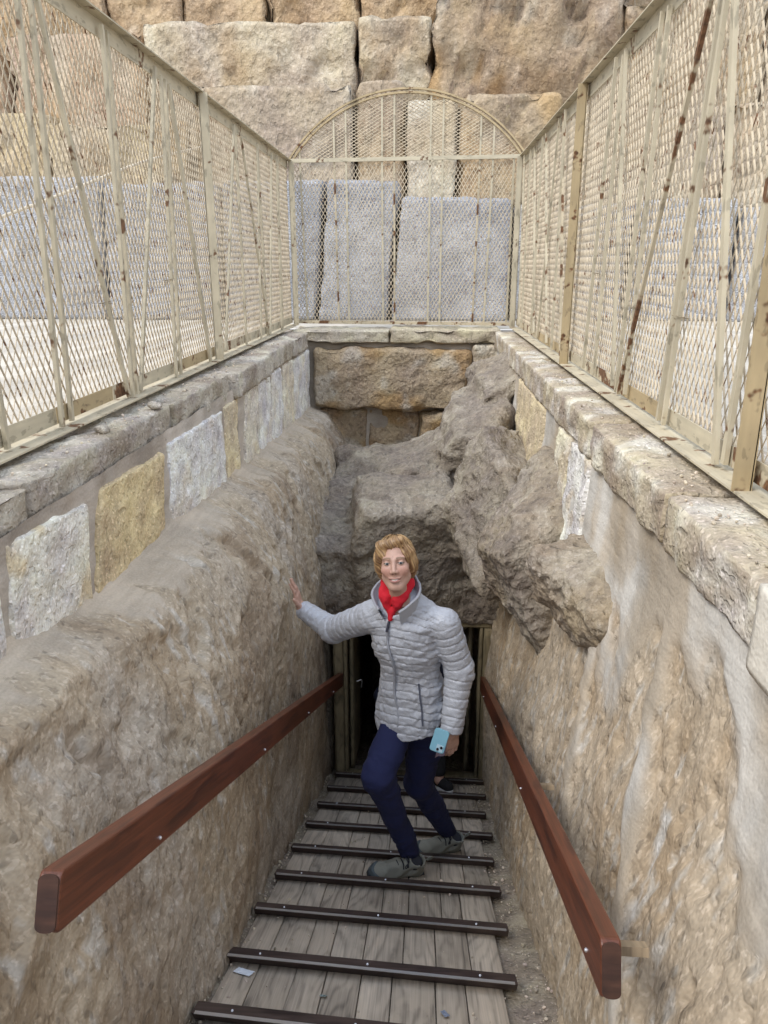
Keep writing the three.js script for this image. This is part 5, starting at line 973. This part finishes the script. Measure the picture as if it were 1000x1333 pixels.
// ---- another person, in the dark of the doorway, bent low to climb out
{
  const B = [0.1, rampY(-4.75), -4.75], p = thing('person', 'person in black bending low in the dark doorway, white-soled black shoes', 'person', B);
  const hipA = [0.03, -2.98, -5.22], hipB = [0.17, -2.98, -5.20], knA = [-0.06, -3.05, -4.84], knB = [0.12, -3.12, -4.80], anA = [-0.04, rampY(-4.95) + 0.10, -4.95], anB = [0.155, rampY(-4.62) + 0.10, -4.62], ch = [0.02, -2.72, -4.98], nk = [0.0, -2.66, -4.86], hd = [0.0, -2.68, -4.76], shA = [-0.15, -2.76, -4.96], shB = [0.18, -2.76, -4.96], elA = [-0.27, -2.98, -4.90], wrA = [-0.12, -3.08, -4.76], elB = [0.28, -3.02, -4.92], wrB = [0.15, -3.08, -4.76];
  const skinF = (x, y, z) => {
    let d = ell(x, y, z, hd, [0.072, 0.10, 0.088]); d = smin(d, ell(x, y, z, [hd[0], hd[1] - 0.02, hd[2] + 0.075], [0.014, 0.02, 0.02]), 0.02); d = smin(d, cap(x, y, z, ch, add(hd, [0, -0.03, -0.02]), 0.06, 0.05), 0.03);
    d = smin(d, cap(x, y, z, [0.1, -2.98, -5.2], ch, 0.11, 0.10), 0.05); for (const [a, b, c] of [[shA, elA, wrA], [shB, elB, wrB]]) { d = smin(d, cap(x, y, z, a, b, 0.042, 0.034), 0.03); d = smin(d, cap(x, y, z, b, c, 0.034, 0.026), 0.02); for (let i = -1.5; i < 2; i++) d = smin(d, cap(x, y, z, add(c, [i * 0.016, -0.01, 0.02]), add(c, [i * 0.02, -0.055, 0.075]), 0.010, 0.008), 0.008); d = smin(d, cap(x, y, z, c, add(c, [0, -0.012, 0.03]), 0.026, 0.030), 0.01); d = smin(d, cap(x, y, z, c, add(c, [c[0] < 0 ? 0.04 : -0.04, -0.03, 0.04]), 0.013, 0.009), 0.01); }
    for (const [a, b, c] of [[hipA, knA, anA], [hipB, knB, anB]]) { d = smin(d, cap(x, y, z, a, b, 0.075, 0.05), 0.04); d = smin(d, cap(x, y, z, b, c, 0.046, 0.036), 0.02); } return d;
  };
  const g = nets(skinF, [-0.40, -3.95, -5.40], [0.42, -2.50, -4.45], 0.011); colourise(g, () => [0.52, 0.315, 0.24]); part('body', g, skin, p);
  const black = std({ color: lin(0.012, 0.012, 0.014), roughness: 0.9, bumpMap: T.clothB, bumpScale: 0.003 }), navy = std({ color: lin(0.012, 0.015, 0.035), roughness: 0.85, bumpMap: T.clothB, bumpScale: 0.003 });
  part('jacket', boxUV(nets((x, y, z) => { let d = cap(x, y, z, [0.1, -2.98, -5.18], ch, 0.15, 0.145); for (const [a, b, c] of [[shA, elA, wrA], [shB, elB, wrB]]) { d = smin(d, cap(x, y, z, a, b, 0.068, 0.056), 0.04); d = smin(d, cap(x, y, z, b, add(c, sub(b, c), 0.12), 0.056, 0.044), 0.02); } return d - 0.008 * n3(x * 10, y * 10, z * 10); }, [-0.42, -3.3, -5.42], [0.45, -2.50, -4.6], 0.012)), navy, p);
  part('trousers', boxUV(nets((x, y, z) => { let d = 9; for (const [a, b, c] of [[hipA, knA, anA], [hipB, knB, anB]]) { d = smin(d, cap(x, y, z, a, b, 0.098, 0.072), 0.03); d = smin(d, cap(x, y, z, b, add(c, sub(b, c), 0.16), 0.070, 0.050), 0.03); } return d - 0.006 * n3(x * 11, y * 11, z * 11); }, [-0.30, -3.9, -5.40], [0.36, -2.82, -4.5], 0.012)), black, p);
  part('hair', nets((x, y, z) => { let d = ell(x, y, z, add(hd, [0, 0.02, -0.018]), [0.082, 0.098, 0.098]); return Math.max(d, -(ell(x, y, z, add(hd, [0, -0.035, 0.09]), [0.062, 0.09, 0.08]))) - 0.004 * n3(x * 40, y * 40, z * 40); }, [-0.12, -2.85, -4.92], [0.12, -2.5, -4.6], 0.008), std({ color: lin(0.015, 0.012, 0.01), roughness: 0.6 }), p);
  for (const [a, yaw] of [[anA, 0.1], [anB, 0.45]]) {
    const m = new THREE.Matrix4().makeRotationY(yaw - Math.PI / 2).multiply(new THREE.Matrix4().makeRotationZ(0.38)).setPosition(a[0], a[1] - 0.085, a[2] - 0.04);
    const f = (x, y, z) => Math.max(smin(cap(x, y, z, [0, 0.05, 0], [0.17, 0.035, 0], 0.042, 0.036), cap(x, y, z, [0, 0.05, 0], [0, 0.1, 0], 0.04, 0.042), 0.03), 0.012 - y);
    const s = part('shoe', nets(f, [-0.06, -0.01, -0.06], [0.22, 0.16, 0.06], 0.006).applyMatrix4(m), black, p);
    const so = new THREE.Shape(); so.absellipse(0.075, 0, 0.135, 0.045, 0, Math.PI * 2); part('sole', new THREE.ExtrudeGeometry(so, { depth: 0.022, bevelEnabled: true, bevelSize: 0.002, bevelThickness: 0.002, bevelSegments: 1, curveSegments: 20 }).rotateX(-Math.PI / 2).translate(0, -0.006, 0).applyMatrix4(m), std({ color: lin(0.62, 0.62, 0.62), roughness: 0.7 }), s);
  }
}
// ================================================================ SMALL THINGS
const stoneAt = (x, y, z, r, label, group) => {
  const s = x * 7 + z * 3, g = boxUV(nets((X, Y, Z) => { let d = ell(X, Y, Z, [x, y + r * 0.45, z], [r, r * 0.55, r * 0.8]); return d - r * 0.35 * n3(X / r * 0.9 + s, Y / r * 0.9, Z / r * 0.9); }, [x - r * 1.6, y - r * 0.6, z - r * 1.6], [x + r * 1.6, y + r * 1.6, z + r * 1.6], r / 9), 2);
  colourise(g, (a, b, c) => mul3([0.62, 0.56, 0.47], 1 + 0.3 * fbm(a * 30, b * 30, c * 30, 2))); single('loose_stone', g, M.stone, label, 'stone', group);
};
stoneAt(-1.20, -0.60, -2.78, 0.032, 'loose pale stone lying on the coping below the fence, rounder one');
stoneAt(-1.17, -0.60, -3.30, 0.036, 'loose flat stone on the coping near the joint below the fence');
const scrap = (x, z, r, h, col, label, rot) => {
  const g = sheet(8, 8, (u, v) => { const a = (u - 0.5) * r * 2, b = (v - 0.5) * r, c = Math.cos(rot), s = Math.sin(rot), q = onRamp(x + a * c - b * s, z + a * s + b * c, h + 0.004 + 0.02 * Math.abs(n3(u * 3 + x * 9, v * 3, z))); return q; }); single('litter_scrap', g, std({ color: lin(...col), roughness: 0.6 }), label, 'litter');
};
scrap(-0.60, -2.06, 0.035, 0.004, [0.78, 0.82, 0.88], 'crumpled white wrapper beside a cleat at the edge of the ramp', 0.4);
scrap(0.10, -1.86, 0.018, 0.004, [0.25, 0.28, 0.36], 'small dark foil scrap on the ramp planks', 1.1);
scrap(-0.30, -1.93, 0.012, 0.004, [0.30, 0.36, 0.34], 'tiny grey-green scrap on the ramp planks', 0.2);
scrap(0.30, -4.50, 0.03, 0.006, [0.55, 0.55, 0.55], 'pale grey scrap on the ramp near the doorway', 0.7);
// gravel and chips along the edges of the ramp and against the cleats
{
  const g = new THREE.IcosahedronGeometry(1, 0), n = 2300, m = new THREE.InstancedMesh(g, std({ color: lin(0.5, 0.44, 0.36), roughness: 0.95 }), n), q = new THREE.Object3D(), c = new THREE.Color();
  for (let i = 0; i < n; i++) {
    const z = rr(-0.6, -5.0), e = rnd(), x = e < 0.30 ? rr(-0.72, -0.64) : e < 0.75 ? rr(0.36, 0.50) : rr(-0.66, 0.40), s = 0.0020 + 0.0055 * Math.pow(rnd(), 4);
    q.position.set(...onRamp(x, z, 0.004)); if (i >= 1600) { const zz = rr(-1.0, -6.5); q.position.set(rnd() < 0.5 ? rr(-1.27, -1.16) : rr(0.70, 0.83), -0.597, zz); } q.scale.set(s * rr(0.7, 1.4), s * rr(0.5, 1), s * rr(0.7, 1.4)); q.rotation.set(rnd() * 6, rnd() * 6, rnd() * 6); q.updateMatrix(); m.setMatrixAt(i, q.matrix);
    const t = rr(0.6, 1.5); m.setColorAt(i, c.setRGB(t, t * rr(0.92, 1), t * rr(0.85, 1)));
  }
  m.name = 'gravel'; m.userData = { kind: 'stuff', label: 'fine stone chips scattered along the ramp edges and the coping', category: 'gravel' }; m.castShadow = m.receiveShadow = true; scene.add(m);
}
renderer.render(scene, camera);
